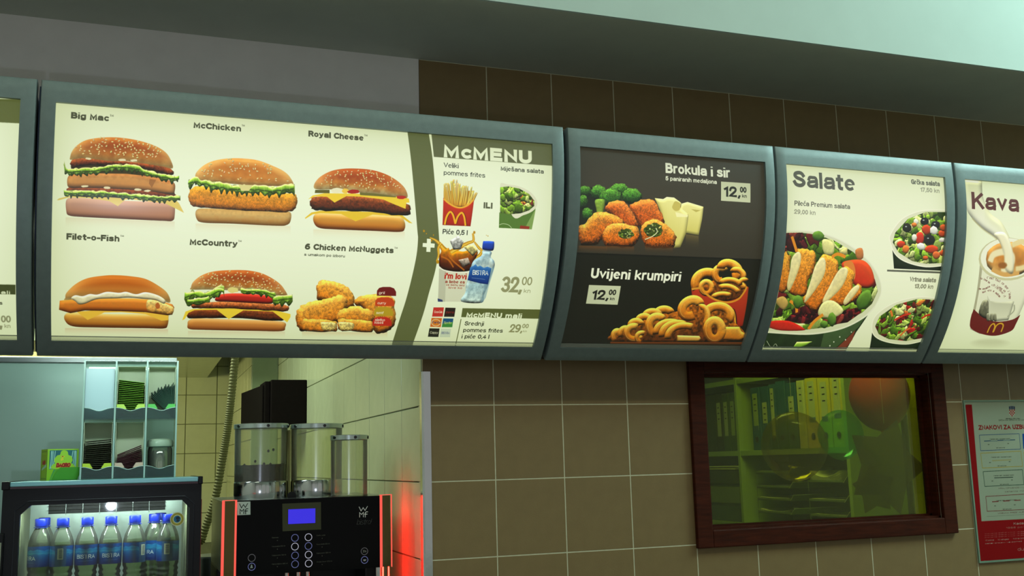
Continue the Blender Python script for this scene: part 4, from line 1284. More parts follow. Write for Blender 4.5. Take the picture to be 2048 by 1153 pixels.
    for crust, meat, sd in (([(175, 565), (200, 562), (208, 600), (190, 740), (148, 745)], None, 1),
                            ([(245, 540), (290, 534), (330, 550), (334, 620), (300, 700), (275, 780), (190, 742), (210, 640)], [(205, 640), (215, 580), (245, 548), (262, 570), (250, 640), (205, 745), (190, 720)], 2),
                            ([(360, 575), (410, 568), (445, 600), (446, 680), (380, 800), (330, 850), (275, 800), (310, 720)], [(310, 700), (335, 620), (368, 578), (388, 600), (375, 680), (300, 790), (278, 800)], 3),
                            ([(480, 630), (520, 640), (538, 680), (520, 760), (480, 826), (378, 806), (410, 740)], [(400, 740), (450, 650), (482, 628), (502, 650), (470, 730), (392, 806), (372, 800)], 4),
                            ([(545, 718), (576, 725), (560, 780), (480, 830), (500, 780)], [(480, 800), (520, 740), (552, 718), (560, 735), (530, 780), (490, 820)], 5)):
        shape(cv, k, crust, CR, 10, 1.4, .4, seed=sd, **kw)
        kw2 = 0
        if meat:
            shape(cv, k, meat, MEAT, 6, .4, .1, noise=.12, cell=14)
    for P, c in (([(370, 490), (400, 485), (430, 510), (425, 560), (380, 555)], (226, 222, 140)), ([(350, 850), (380, 805), (430, 800), (480, 850), (430, 885), (360, 880)], (230, 226, 150)), ([(460, 550), (495, 525), (495, 560)], (224, 216, 130)),
                 ([(105, 905), (200, 903), (275, 940), (270, 952), (160, 952), (100, 935)], (206, 36, 20)), ([(540, 540), (575, 530), (580, 580), (550, 585)], (196, 120, 60)), ([(130, 800), (170, 776), (196, 810), (170, 845)], (196, 160, 80))):
        shape(cv, k, P, [(0, tuple(min(255, v * 1.08) for v in c)), (1, tuple(v * .86 for v in c))], 6, .5, .15, sm=3, noise=.12, cell=9)
    for P, w_ in (([(215, 470), (225, 500), (240, 548)], 8), ([(205, 800), (235, 825), (240, 860)], 8), ([(300, 945), (330, 905), (375, 870)], 10), ([(420, 575), (450, 560), (490, 575)], 9)):
        cv.poly_line(smooth(crop(*k, P), 5, False), w_ * 1.7, (226, 140, 30))
    for cx, cy, rx, ry, rt in ((350, 468, 30, 26, .2), (245, 805, 24, 34, 0), (420, 895, 22, 36, 0), (585, 795, 34, 55, .5), (380, 920, 20, 20, 0)):
        cv.paint(crop(*k, blob(cx, cy, rx, ry, .06, 18, cx, rt)), [(0, (110, 156, 50)), (1, (50, 86, 22))], 8, .7, .2, noise=.2, cell=9)
    for x, y in ((430, 1010), (460, 985), (490, 1000), (410, 1030), (520, 960)):
        cv.fill(crop(*k, blob(x, y, 3, 4, .2, 8, x)), (220, 226, 200))
    DG, LG = (88, 88, 78), (158, 160, 136)
    TX(cv, k, 'Salate', 222, 216, 540, 238, 84, DG, .032)
    TX(cv, k, 'Pileća Premium salata', 228, 312, 513, 328, 25, DG, .02)
    TX(cv, k, '29,00 kn', 226, 354, 336, 360, 24, LG, .03)
    TX(cv, k, 'Grčka salata', 827, 204, 974, 210, 25, DG, .03)
    TX(cv, k, '17,50 kn', 875, 242, 972, 246, 23, LG, .03)
    TX(cv, k, 'Vrtna salata', 817, 700, 952, 706, 24, (120, 120, 96), .03)
    TX(cv, k, '13,00 kn', 842, 736, 938, 738, 23, (128, 128, 100), .03)
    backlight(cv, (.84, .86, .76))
    return cv


def menu_coffee():
    cv = Canvas(1.598, 2.150, -.534, .010, 1600, (236, 243, 206), on_board)
    k = K10
    # shade of the poured milk
    cv.paint(smooth(crop(*k, [(300, 60), (385, 60), (400, 200), (440, 290), (500, 340), (540, 410), (575, 500), (590, 620), (535, 640), (520, 520), (480, 440), (400, 380), (340, 320), (308, 250)]), 6),
             [(0, (222, 224, 176)), (.6, (236, 238, 204)), (1, (240, 240, 214))], 14, 1.0, .25)
    cv.poly_line(smooth(crop(*k, [(340, 320), (400, 380), (480, 440), (520, 520)]), 6, False), 9, (196, 190, 130), .55)
    # mug
    body = crop(*k, [(384, 570), (360, 760), (332, 880), (330, 930), (380, 955), (470, 965), (560, 930), (600, 850), (680, 640)])
    cv.paint(body, [(0, (230, 232, 200)), (1, (222, 224, 190))], 12, .5, .1)
    cv.fill(crop(*k, [(384, 570), (398, 585), (372, 760), (350, 870), (336, 870), (360, 760)]), (150, 146, 110), .7)
    cv.fill(smooth(crop(*k, blob(535, 545, 158, 118, 0, 26)), 1), (200, 198, 150))
    cv.fill(crop(*k, blob(538, 540, 150, 110, 0, 30)), (238, 240, 212))
    cv.paint(crop(*k, blob(545, 545, 130, 94, .02, 30)), [(0, (206, 150, 70)), (.5, (190, 120, 40)), (1, (216, 168, 90))], 12, 1.2, .4, noise=.2, cell=30)
    for P, w_, c in (([(440, 560), (460, 520), (520, 505), (560, 530), (550, 590), (500, 600)], 34, (236, 226, 176)), ([(560, 470), (620, 450), (660, 500), (640, 580), (580, 600)], 26, (230, 214, 150)), ([(450, 600), (520, 630), (600, 620)], 22, (214, 164, 84))):
        cv.poly_line(smooth(crop(*k, P), 8, False), w_, c)
    cv.paint(smooth(crop(*k, [(462, 405), (520, 400), (556, 470), (572, 560), (562, 625), (522, 600), (515, 520), (490, 450)]), 6), [(0, (238, 236, 200)), (1, (236, 228, 180))], 8, 1.0, .2)
    cv.fill(crop(*k, blob(508, 580, 26, 18, .15, 12, 2)), (150, 90, 26))
    cv.soften(crop(*k, blob(545, 545, 120, 84, .02, 30)), 3)
    # band and grey cup print
    cv.fill(smooth(crop(*k, [(350, 820), (400, 862), (470, 888), (560, 878), (606, 850)]), 5, False) + smooth(crop(*k, [(580, 905), (555, 940), (470, 966), (390, 955), (335, 925), (330, 890), (338, 850)]), 5, False), (104, 18, 16))
    cv.poly_line(smooth(crop(*k, [(424, 950), (440, 915), (458, 900), (466, 915), (455, 948)]), 6, False), 8, (206, 160, 30))
    cv.poly_line(smooth(crop(*k, [(458, 945), (475, 910), (498, 898), (512, 910), (500, 945)]), 6, False), 8, (206, 160, 30))
    cv.paint(crop(*k, [(425, 745), (470, 770), (560, 775), (572, 778), (540, 880), (470, 886), (425, 872)]), [(0, (190, 192, 160)), (1, (222, 224, 190))], 8, .9, .2)
    cv.fill(crop(*k, [(425, 745), (480, 760), (572, 774), (500, 782), (440, 775)]), (228, 230, 200))
    cv.poly_line(smooth(crop(*k, [(572, 796), (570, 830), (535, 862)]), 6, False), 8, (168, 170, 140))
    cv.paint(smooth(crop(*k, [(384, 810), (400, 775), (425, 770), (432, 800), (425, 870), (380, 850)]), 5), [(0, (140, 140, 110)), (1, (70, 70, 50))], 6, 1.5, .4, noise=.5, cell=10)
    for x in (428, 448, 466):
        cv.paint(smooth(crop(*k, [(x - 8, 880), (x - 8, 850), (x, 842), (x + 8, 850), (x + 8, 885)]), 4), [(0, (150, 150, 120)), (1, (100, 100, 76))], 4, 1.5, .3)
    BR = (96, 30, 26)
    arc = [(388, 625), (430, 640), (480, 660), (520, 690), (545, 730), (545, 765)]
    A = smooth(arc, 8, False)

    def along(txt, pts, cap):
        P = np.array(smooth(pts, 10, False))
        d = np.r_[0, np.cumsum(np.hypot(*np.diff(P, axis=0).T))]
        n = len(txt)
        for i, ch in enumerate(txt):
            if ch == ' ':
                continue
            t = (i + .5) / n * d[-1]
            x, y = np.interp(t, d, P[:, 0]), np.interp(t, d, P[:, 1])
            x2, y2 = np.interp(t + 3, d, P[:, 0]), np.interp(t + 3, d, P[:, 1])
            if ch not in STROKES:
                continue
            g = [np.array(l) for l in STROKES[ch]]
            mid = np.concatenate(g)[:, 0]
            mid = (mid.min() + mid.max()) / 2
            a = math.atan2(y2 - y, x2 - x)
            ls = []
            for l in g:
                gx, gy = (l[:, 0] - mid) * cap * .85, l[:, 1] * cap
                ls.append(cv.P(crop(*k, list(zip(x + gx * math.cos(a) + gy * math.sin(a), y + gx * math.sin(a) - gy * math.cos(a))))))
            cv.strokes(ls, 1.7, BR)
    along("c'est tout ce que j'aime", [(420, 650), (470, 662), (515, 690), (540, 725), (543, 765)], 12)
    along('ich liebe es', [(445, 690), (480, 700), (522, 728)], 11)
    along("i'm lovin' it", [(465, 702), (495, 722), (518, 756)], 11)
    along('to love ko', [(385, 655), (410, 662), (436, 680)], 10)
    along('me encanta', [(378, 712), (410, 712), (440, 698)], 9)
    along('вот что я люблю', [(398, 732), (450, 722), (492, 756)], 10)
    TX(cv, k, 'Kava', 340, 270, 600, 288, 94, (92, 34, 34), .034)
    # soft standing shadow
    for i in range(8):
        cv.fill(crop(*k, blob(440, 1000 + i, 60 + i * 8, 8 + i * 3, 0, 20)), (170, 170, 130), .05)
    backlight(cv, (.84, .86, .76))
    return cv


def menu_left():
    """the far-left screen: only its right edge is in the picture"""
    cv = Canvas(-2.135, -.968, -.534, .010, 1000, WHITE, on_board)
    # mirrored layout of the menu column, seen at its right rim
    cv.fill([(-400, 190), (-400, 225), (42, 247), (44, 199)], (98, 106, 54))
    cv.fill([(-150, 566), (-150, 586), (31, 589.5), (31, 570)], (70, 78, 40))
    cv.text('McMENU mali', (-95, 586), (20, 589), 7, WHITE, .04)
    cv.text('pommes frites', (-75, 608), (5, 610), 7, (46, 50, 30), .02)
    GR = (150, 152, 118)
    cv.text('29,', (-30, 655), (5, 658), 26, GR, .02)
    cv.text('00', (2, 645), (22, 646), 14, GR, .02)
    cv.text('kn', (9, 656), (21, 657), 8, GR, .01)
    cv.text('McMENU', (-170, 236), (-20, 244), 26, WHITE, .05)
    for i, c in enumerate(((190, 110, 40), (200, 120, 40))):
        cv.paint(smooth([(-300 + i * -260, 400), (-250 + i * -260, 350), (-180 + i * -260, 350), (-130 + i * -260, 400), (-140 + i * -260, 450), (-280 + i * -260, 450)], 6), BUN, 14, 1, .3)
    backlight(cv, (.84, .86, .76))
    return cv


# ---------------------------------------------------------------- menu boards
M_FRAME = mat('board_frame_paint', (130, 144, 144), .42, .2, noise=.05, nscale=60, bump=.15, bscale=900)
M_HOUSE = mat('board_housing_paint', (70, 84, 110), .5, .2, noise=.05)
M_HOUSED = mat('dark_gap_housing', (22, 30, 32), .5, .2)  # darker housing, so the gaps beside these boards show black
M_LIP = thin_glass('clear_plastic_lip', (214, 216, 200), .8, .2)


def on_arc(x, s_, R):
    t = s_ / RB
    return (x, YC - R * math.cos(t), ZC + R * math.sin(t))


def board(xa, xb, sa, sb, label, canvas, name):
    """xa..xb frame edges, sa..sb screen edges"""
    S0, S1, T0, T1 = -.583, .057, -.539, .007
    cx = (xa + xb) / 2
    root = thing('menu_board', label, 'menu board', (cx, -.2, 2.1), 'illuminated menu boards in a row')
    bev = .005
    xs = [xa, xa + bev * .3, xa + bev, sa, sb, xb - bev, xb - bev * .3, xb]
    ss = [S0, S0 + bev * .3, S0 + bev] + list(np.linspace(S0 + bev, T0, 4)[1:]) + list(np.linspace(T0, T1, 24)[1:]) + list(np.linspace(T1, S1 - bev, 3)[1:]) + [S1 - bev * .3, S1]

    def drop(d):
        return 0 if d >= bev else bev - math.sqrt(max(0, bev * bev - (bev - d) ** 2))
    m = MB()
    idx = {}
    for i, x in enumerate(xs):
        for j, s_ in enumerate(ss):
            d = min(x - xa, xb - x, s_ - S0, S1 - s_)
            idx[i, j] = len(m.v)
            m.v.append(on_arc(x, s_, RB - drop(d)))
    jt0 = min(range(len(ss)), key=lambda j: abs(ss[j] - T0))
    jt1 = min(range(len(ss)), key=lambda j: abs(ss[j] - T1))
    for i in range(len(xs) - 1):
        for j in range(len(ss) - 1):
            if i == 3 and jt0 <= j < jt1:
                continue
            m.f.append((idx[i, j], idx[i + 1, j], idx[i + 1, j + 1], idx[i, j + 1]))
    m.mi = [0] * len(m.f)

    def wall(loop, dr):
        vs = [m.v[i] for i in loop]
        b = len(m.v)
        for (i, j) in [idx_rev[i] for i in loop]:
            m.v.append(on_arc(xs[i], ss[j], RB - dr))
        n = len(loop)
        for q in range(n):
            m.f.append((loop[q], loop[(q + 1) % n], b + (q + 1) % n, b + q))
            m.mi.append(0)
    idx_rev = {v: kk for kk, v in idx.items()}
    I, J = len(xs) - 1, len(ss) - 1
    outer = [idx[i, 0] for i in range(I)] + [idx[I, j] for j in range(J)] + [idx[i, J] for i in range(I, 0, -1)] + [idx[0, j] for j in range(J, 0, -1)]
    inner = [idx[3, j] for j in range(jt0, jt1)] + [idx[3, jt1]] + [idx[4, j] for j in range(jt1, jt0 - 1, -1)]
    wall(outer, .030)
    wall(inner, .014)
    m.build('frame', M_FRAME, root, smooth=True)
    # printed screen
    img = canvas.image(name)
    g = MB()
    NS = 40
    for s_ in np.linspace(T0 - .001, T1 + .001, NS):
        g.v.append(on_arc(sa - .001, s_, RS))
        g.v.append(on_arc(sb + .001, s_, RS))
    for j in range(NS - 1):
        g.f.append((2 * j, 2 * j + 1, 2 * j + 3, 2 * j + 2))
        g.mi.append(0)
    pm = print_material(name, img, rough=.34, emit=1.0, spec=.55, coat=.35)
    sc = g.build('screen', pm, root, smooth=True)
    set_uv(sc, lambda co: ((co.x - canvas.x0) / (canvas.x1 - canvas.x0), (math.atan2(co.z - ZC, YC - co.y) * RB * RS / RB - canvas.y0) / (canvas.y1 - canvas.y0)))
    # clear lip under the film
    lp = MB()
    a = [on_arc(sa, T0 + .001, RB - .001), on_arc(sa, T0 + .010, RB - .007), on_arc(sa, T0 + .001, RB - .010)]
    b_ = [on_arc(sb, T0 + .001, RB - .001), on_arc(sb, T0 + .010, RB - .007), on_arc(sb, T0 + .001, RB - .010)]
    lp.add(a + b_, [(0, 1, 2), (5, 4, 3), (0, 3, 4, 1), (1, 4, 5, 2), (2, 5, 3, 0)])
    lp.build('lower_lip', M_LIP, root)
    # light box behind the face
    prof = [on_arc(0, s_, RB - .028)[1:] for s_ in np.linspace(S0 - .006, S1 - .006, 16)]
    prof = [(-.012, prof[0][1])] + prof + [(-.012, prof[-1][1])]
    h = MB()
    n = len(prof)
    x0, x1 = xa - .005, xb - .007
    h.add([(x0, y, z) for y, z in prof] + [(x1, y, z) for y, z in prof],
          [tuple(range(n)), tuple(range(2 * n - 1, n - 1, -1))] + [(i, i + n, (i + 1) % n + n, (i + 1) % n) for i in range(n)])
    h.build('light_box', M_HOUSE if xa < 0 else M_HOUSED, root)
    return root


board(-2.168, -.937, -2.135, -.968, 'lit menu board cut off by the left edge of the picture', menu_left(), 'print_left_menu')
board(-.929, .3005, -.898, .268, 'wide lit menu board with six burgers, nuggets and a green band', menu_burgers(), 'print_burger_menu')
board(.312, .9325, .3445, .902, 'dark lit menu board with broccoli bites and curly fries', menu_sides(), 'print_sides_menu')
board(.938, 1.557, .970, 1.524, 'lit menu board headed Salate with three salad bowls', menu_salads(), 'print_salad_menu')
board(1.564, 2.184, 1.598, 2.150, 'lit menu board headed Kava with a milk-poured coffee cup', menu_coffee(), 'print_coffee_menu')


# ---------------------------------------------------------------- the room
M_TILE = mat('brown_wall_tile', (140, 116, 78), .38, noise=.05, nscale=26, bump=.12, bscale=420)
M_GROUT = mat('pale_grout', (214, 208, 178), .85, noise=.08, nscale=60)
M_PALE = mat('pale_kitchen_tile', (196, 202, 168), .22, noise=.03, nscale=20, bump=.04, bscale=300)
M_PALEG = mat('kitchen_grout', (120, 124, 96), .8, noise=.08)
M_PLASTER = mat('painted_plaster', (246, 238, 234), .8, noise=.03, nscale=14, bump=.1, bscale=300)
M_CEIL = mat('ceiling_paint', (212, 216, 198), .85, noise=.03, nscale=9, bump=.08, bscale=240)
M_FASCIA = mat('fascia_paint', (206, 222, 214), .8, noise=.02, nscale=9)
M_FLOOR = mat('floor_tile', (96, 88, 74), .5, noise=.08, nscale=8)
M_WOOD = mat('dark_stained_wood', (66, 24, 9), .5, noise=.35, nscale=14, bump=.2, bscale=60, stretch=(1, 1, 9), spec=.2)
M_CHROME = mat('polished_chrome', (212, 214, 216), .12, 1, noise=.04, nscale=9, bump=.12, bscale=16)
M_STEEL = mat('brushed_steel', (166, 172, 170), .28, 1, noise=.06, nscale=12, bump=.05, bscale=200)
M_BLACK = mat('black_plastic', (14, 15, 18), .34, noise=.1, spec=.3)
M_GLOSSB = mat('glossy_black_glass', (6, 6, 8), .08, coat=.5)
M_CLEAR = thin_glass('clear_acrylic', (236, 244, 238), .97, .04, 1.45, 1.3)
M_BLIND = mat('yellow_blind_fabric', (252, 248, 8), .7, noise=.08)


def structure(o):
    o['kind'] = 'structure'
    return o


def tile_piece(parent, m, x0, x1, y0, y1, z0, z1, bevel=.0012):
    return MB().box(x0, x1, y0, y1, z0, z1).build('tile', m, parent, bevel=bevel, seg=1)


G = .0015      # half a joint
wb = MB()
# wall slab around the window opening (.846-1.672, 1.339-1.790)
wb.box(.003, .846, .0005, .056, 0, 2.668).box(1.672, 3.2, .0005, .056, 0, 2.668)
wb.box(.846, 1.672, .0005, .056, 0, 1.339).box(.846, 1.672, .0005, .056, 1.790, 2.668)
wall_back = structure(wb.build('wall_back', M_GROUT))
tile_cache = {}
for j in range(-4, 5):
    for i in range(16):
        x0, x1, z0, z1 = .2 * i, .2 * i + .2, 1.7 + .2 * j, 1.9 + .2 * j
        z1 = min(z1, 2.668)
        if i in (4, 5, 6, 7) and j in (-2, -1):
            continue
        if i in (4, 5, 6, 7) and j == 0:
            z0 = 1.80
        if i == 8 and j in (-2, -1, 0):
            x0 = 1.70
        w_, h_ = round(x1 - x0, 3), round(z1 - z0, 3)
        if (w_, h_) not in tile_cache:
            o = MB().box(-w_ / 2 + G, w_ / 2 - G, 0, .006, -h_ / 2 + G, h_ / 2 - G).build('tile', M_TILE, wall_back, bevel=.0005, seg=1)
            tile_cache[w_, h_] = o.data
        else:
            o = bpy.data.objects.new('tile', tile_cache[w_, h_])
            scene.collection.objects.link(o)
            o.parent = wall_back
        o.location = ((x0 + x1) / 2, 0, (z0 + z1) / 2)

structure(MB().box(-3.2, .0, .0, .12, 2.28, 2.668).build('wall_front', M_PLASTER))
structure(MB().box(-3.4, 4.2, -.402, .12, 2.668, 4.15).build('ceiling_bulkhead', M_CEIL))
structure(MB().box(-3.4, 4.2, -.410, -.4025, 2.6682, 4.15).build('trim_1', M_FASCIA))
structure(MB().box(-3.4, 4.2, -5.1, .12, 4.15, 4.25).build('ceiling', M_FASCIA))
structure(MB().box(-3.4, 4.2, -5.1, 5.2, -.1, 0).build('floor', M_FLOOR))

# corridor behind the counter: right-hand wall of pale tiles, a step in it, end wall, low soffit
wr = structure(MB().box(.004, .12, .12, 3.07, 0, 2.668).box(-.136, .12, 3.074, 4.7, 0, 2.668).build('wall_right', M_PALEG))
cache = {}
for j in range(-3, 4):
    for k in range(-1, 15):
        y0, y1 = max(.006, .012 + .2225 * k), .2345 + .2225 * k
        y1 = min(y1, 3.068)
        if y1 - y0 < .01:
            continue
        z0, z1 = 1.7 + .2 * j, 1.9 + .2 * j
        key = round(y1 - y0, 3)
        if key not in cache:
            o = MB().box(0, .006, -key / 2 + G, key / 2 - G, -.1 + G, .1 - G).build('tile', M_PALE, wr, bevel=.0012, seg=1)
            cache[key] = o.data
        else:
            o = bpy.data.objects.new('tile', cache[key])
            scene.collection.objects.link(o)
            o.parent = wr
        o.location = (0, (y0 + y1) / 2, (z0 + z1) / 2)
M_PALE2 = mat('green_grey_tile', (150, 166, 132), .3, noise=.03, nscale=20)
for z0 in (1.27, 1.59, 1.92, 2.24):
    MB().box(-.138, .0, 3.069, 3.074, z0 + G, z0 + .325 - G).build('tile', M_PALE2, wr, bevel=.001, seg=1)
for k in range(8):
    for j in range(-1, 5):
        MB().box(-.142, -.136, 3.08 + .2 * k + G, min(4.63, 3.28 + .2 * k) - G, 1.5 + .2 * j + G, 1.7 + .2 * j - G).build('tile', M_PALE, wr, bevel=.001, seg=1)
wf = structure(MB().box(-3, .1, 4.644, 4.75, 0, 2.668).build('wall_kitchen', M_PALEG))
base = None
for j in range(7):
    for i in range(12):
        x1 = -.015 - .2 * i
        z0 = 1.067 + .196 * j
        if base is None:
            base = MB().box(-.1 + G * 1.6, .1 - G * 1.6, 0, .006, -.098 + G * 1.6, .098 - G * 1.6).build('tile', M_PALE, wf, bevel=.001, seg=1)
            o = base
        else:
            o = base.copy()
            scene.collection.objects.link(o)
        o.location = (x1 - .1, 4.638, z0 + .098)
structure(MB().box(-3, -.283, 2.6, 4.636, 2.165, 2.668).build('ceiling_soffit', M_PALE))
structure(MB().box(-3.2, .12, .12, 4.75, 2.668, 2.75).build('ceiling_kitchen', M_PLASTER))
structure(MB().box(-3.4, -3.3, -5.0, 4.75, 0, 4.15).build('wall_left', M_PLASTER))

# stainless partition behind the cooler
t = thing('steel_partition', 'tall grey-green steel panel behind the drinks cooler', 'panel', (-1.3, .8, .935))
MB().box(-2.2, -.600, .80, .83, .935, 1.885).build('sheet', mat('dull_steel_sheet', (150, 176, 166), .33, .35, noise=.05, nscale=5, bump=.04, bscale=30), t, bevel=.002)
MB().box(-2.2, -.597, .795, .835, 1.885, 1.903).build('top_rail', M_STEEL, t, bevel=.002)

# chrome corner guard
cg = MB()
pr = [(.0215, .0), (.0215, -.003), (.002, -.0045), (-.003, -.001), (-.003, .02), (0, .02), (0, .0)]
zt = 1.79
n = len(pr)
cg.add([(x, y, .2) for x, y in pr] + [(x, y, zt) for x, y in pr], [tuple(range(n)), tuple(range(2 * n - 1, n - 1, -1))] + [(i, i + n, (i + 1) % n + n, (i + 1) % n) for i in range(n)])
g_ = cg.build('corner_guard', M_CHROME)
tag(g_, 'polished chrome strip capping the left edge of the brown tiled wall', 'corner guard')

# ---------------------------------------------------------------- window into the office
win = thing('window_1', None, None, (1.26, 0, 1.56))
structure(win)
fr = MB()
OX0, OX1, OZ0, OZ1 = .796, 1.722, 1.290, 1.842
IX0, IX1, IZ0, IZ1 = .846, 1.672, 1.339, 1.792
for (a, b, c, d) in ((OX0, IX0, OZ0, OZ1), (IX1, OX1, OZ0, OZ1)):
    fr.box(a, b, -.016, .0, c, d)
for (a, b, c, d) in ((IX0, IX1, OZ0, IZ0), (IX0, IX1, IZ1, OZ1)):
    fr.box(a, b, -.016, .0, c, d)
fr.build('window_frame', M_WOOD, win, bevel=.003)
jb = MB()
jb.box(IX0, IX0 + .008, 0.0, .056, IZ0, IZ1).box(IX1 - .008, IX1, 0.0, .056, IZ0, IZ1)
jb.box(IX0, IX1, 0.0, .056, IZ0, IZ0 + .006).box(IX0, IX1, 0.0, .056, IZ1 - .006, IZ1)
jb.build('window_jamb', M_WOOD, win)
bd = MB()
for s_ in (IX0 + .008, IX1 - .016):
    bd.box(s_, s_ + .008, .030, .040, IZ0 + .006, IZ1 - .006)
bd.box(IX0 + .008, IX1 - .008, .030, .040, IZ0 + .006, IZ0 + .012).box(IX0 + .008, IX1 - .008, .030, .040, IZ1 - .012, IZ1 - .006)
bd.build('glazing_bead', M_WOOD, win)
MB().box(IX0 + .006, IX1 - .006, .042, .047, IZ0 + .004, IZ1 - .004).build('window_pane', thin_glass('tinted_window_glass', (222, 228, 150), .97, .02, 1.5, 1.2), win)

# ---------------------------------------------------------------- office behind the window
M_SHELF = mat('pale_green_laminate', (150, 176, 96), .5, noise=.04)
M_SHELFD = mat('dark_back_board', (58, 62, 40), .7)  # back of the bookcase is a dark green-brown
M_OFFW = mat('office_wall_paint', (140, 166, 96), .8, noise=.03)
structure(MB().box(2.56, 2.66, .12, 3.6, 0, 2.6).build('wall_office_right', M_OFFW))
structure(MB().box(.12, 2.66, 3.6, 3.7, 0, 2.6).build('wall_office_back', M_OFFW))
structure(MB().box(.12, 2.66, .12, 3.7, 2.6, 2.66).build('ceiling_office', M_OFFW))
XB = 2.223
bc = thing('bookcase', 'pale green office bookcase seen through the brown-framed window', 'bookcase', (XB + .15, 2.0, 0))
cs = MB()
for y in (1.14, 2.02, 2.90):
    cs.box(XB, XB + .30, y, y + .022, 0, 2.3)
cs.build('upright', M_SHELF, bc, bevel=.001, seg=1)
for (ya, yb) in ((1.163, 2.019), (2.043, 2.899)):
    for z in (.80, 1.18, 1.545, 1.916, 2.278):
        MB().box(XB + .002, XB + .29, ya, yb, z, z + .026).build('shelf', M_SHELF, bc, bevel=.001, seg=1)
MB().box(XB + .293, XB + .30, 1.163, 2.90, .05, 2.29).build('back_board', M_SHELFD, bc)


def binder(y0, w, z, h, spine, lab, lz0, lz1, label, hole=True, group='ring binders in the office bookcase'):
    col = {'yellow': (200, 190, 0), 'blue': (30, 88, 140), 'dark': (44, 50, 40), 'green': (60, 86, 24), 'white': (196, 200, 150)}[spine]
    m = mat('binder_' + spine, col, .5, noise=.04)
    t = thing('ring_binder', label, 'binder', (XB + .14, y0 + w / 2, z), group)
    MB().box(XB + .012, XB + .27, y0 + .0015, y0 + w - .0015, z, z + h).build('cover', m, t, bevel=.002, seg=1)
    if lab:
        lc = {'white': (176, 186, 160), 'yellow': (196, 190, 30), 'pale': (150, 170, 110)}[lab]
        MB().box(XB + .0108, XB + .012, y0 + w * .24, y0 + w * .76, z + lz0, z + lz1).build('spine_label', mat('spine_label_' + lab, lc, .6), t)
        if w > .07:
            MB().box(XB + .0102, XB + .0107, y0 + w * .24, y0 + w * .76, z + lz0, z + lz0 + .022).build('blue_label_foot', mat('label_foot_blue', (50, 90, 150), .6), t)
        for q in range(3):
            MB().box(XB + .0102, XB + .0107, y0 + w * .38, y0 + w * .62, z + lz1 - .03 - q * .03, z + lz1 - .024 - q * .03).build('written_line', M_BLACK, t)
    if hole:
        b = MB()
        R_ = min(.014, w * .24)
        pts = [(XB + .0105, y0 + w / 2 + R_ * math.cos(a), z + .055 + R_ * math.sin(a)) for a in np.linspace(0, 2 * math.pi, 17)]
        b.tube(pts, .0022, 6)
        b.build('finger_ring', M_CHROME, t)
        MB().add([(XB + .0112, y0 + w / 2 + R_ * math.cos(a), z + .055 + R_ * math.sin(a)) for a in np.linspace(0, 2 * math.pi, 16, endpoint=False)] +
                 [(XB + .0118, y0 + w / 2 + R_ * math.cos(a), z + .055 + R_ * math.sin(a)) for a in np.linspace(0, 2 * math.pi, 16, endpoint=False)],
                 [tuple(range(16)), tuple(range(31, 15, -1))]).build('finger_hole', M_BLACK, t)
    return t


ZS = 1.571
for y, w, h, c, l, a, b, lab in ((1.168, .090, .335, 'yellow', 'white', .13, .325, 'yellow ring binder nearest the open end of the middle shelf'),
                                 (1.262, .088, .330, 'yellow', 'white', .12, .300, 'middle one of the three yellow ring binders'),
                                 (1.354, .092, .325, 'yellow', 'white', .12, .310, 'yellow ring binder beside the white-spined binder'),
                                 (1.452, .060, .320, 'white', 'white', .06, .310, 'white-spined binder between the yellow and the blue binders'),
                                 (1.520, .080, .315, 'blue', 'white', .12, .250, 'blue ring binder with a short white label beside the white-spined binder'),
                                 (1.606, .080, .330, 'blue', None, 0, 0, 'blue ring binder without any label on its spine'),
                                 (1.692, .052, .320, 'blue', 'white', .06, .300, 'slim blue ring binder with a very long white label'),
                                 (1.750, .074, .315, 'blue', 'white', .11, .235, 'blue ring binder left of the slim long-labelled one'),
                                 (1.830, .080, .315, 'blue', 'pale', .10, .285, 'blue ring binder with a tall faded label nearest the bookcase divider')):
    binder(y, w, ZS, h, c, l, a, b, lab, hole=c != 'white')
rs = random.Random(4)
y = 2.06
for w, c, l, nm in ((.062, 'green', 'pale', 'first dark green binder left of the bookcase divider'), (.062, 'green', 'white', 'dark green binder with a bright narrow label, second left of the divider'),
                    (.07, 'dark', 'white', 'dark binder with a white label, third left of the divider'), (.085, 'dark', None, 'wide dark binder without a label in the left bay'),
                    (.06, 'dark', 'yellow', 'dark binder with a yellow label in the left bay'), (.05, 'green', 'pale', 'slim dark green binder left of the yellow-labelled one'),
                    (.075, 'dark', None, 'unlabelled dark binder towards the window corner'), (.07, 'dark', 'pale', 'dark binder with a dim label at the far left of the shelf')):
    binder(y, w, ZS, .30 + rs.random() * .02, c, l, .08, .26, nm, hole=False)
    y += w + .004
M_TRAY = thin_glass('smoky_tray_plastic', (150, 170, 130), .45, .2)
M_PAPER = mat('office_paper', (220, 224, 190), .7, noise=.05)


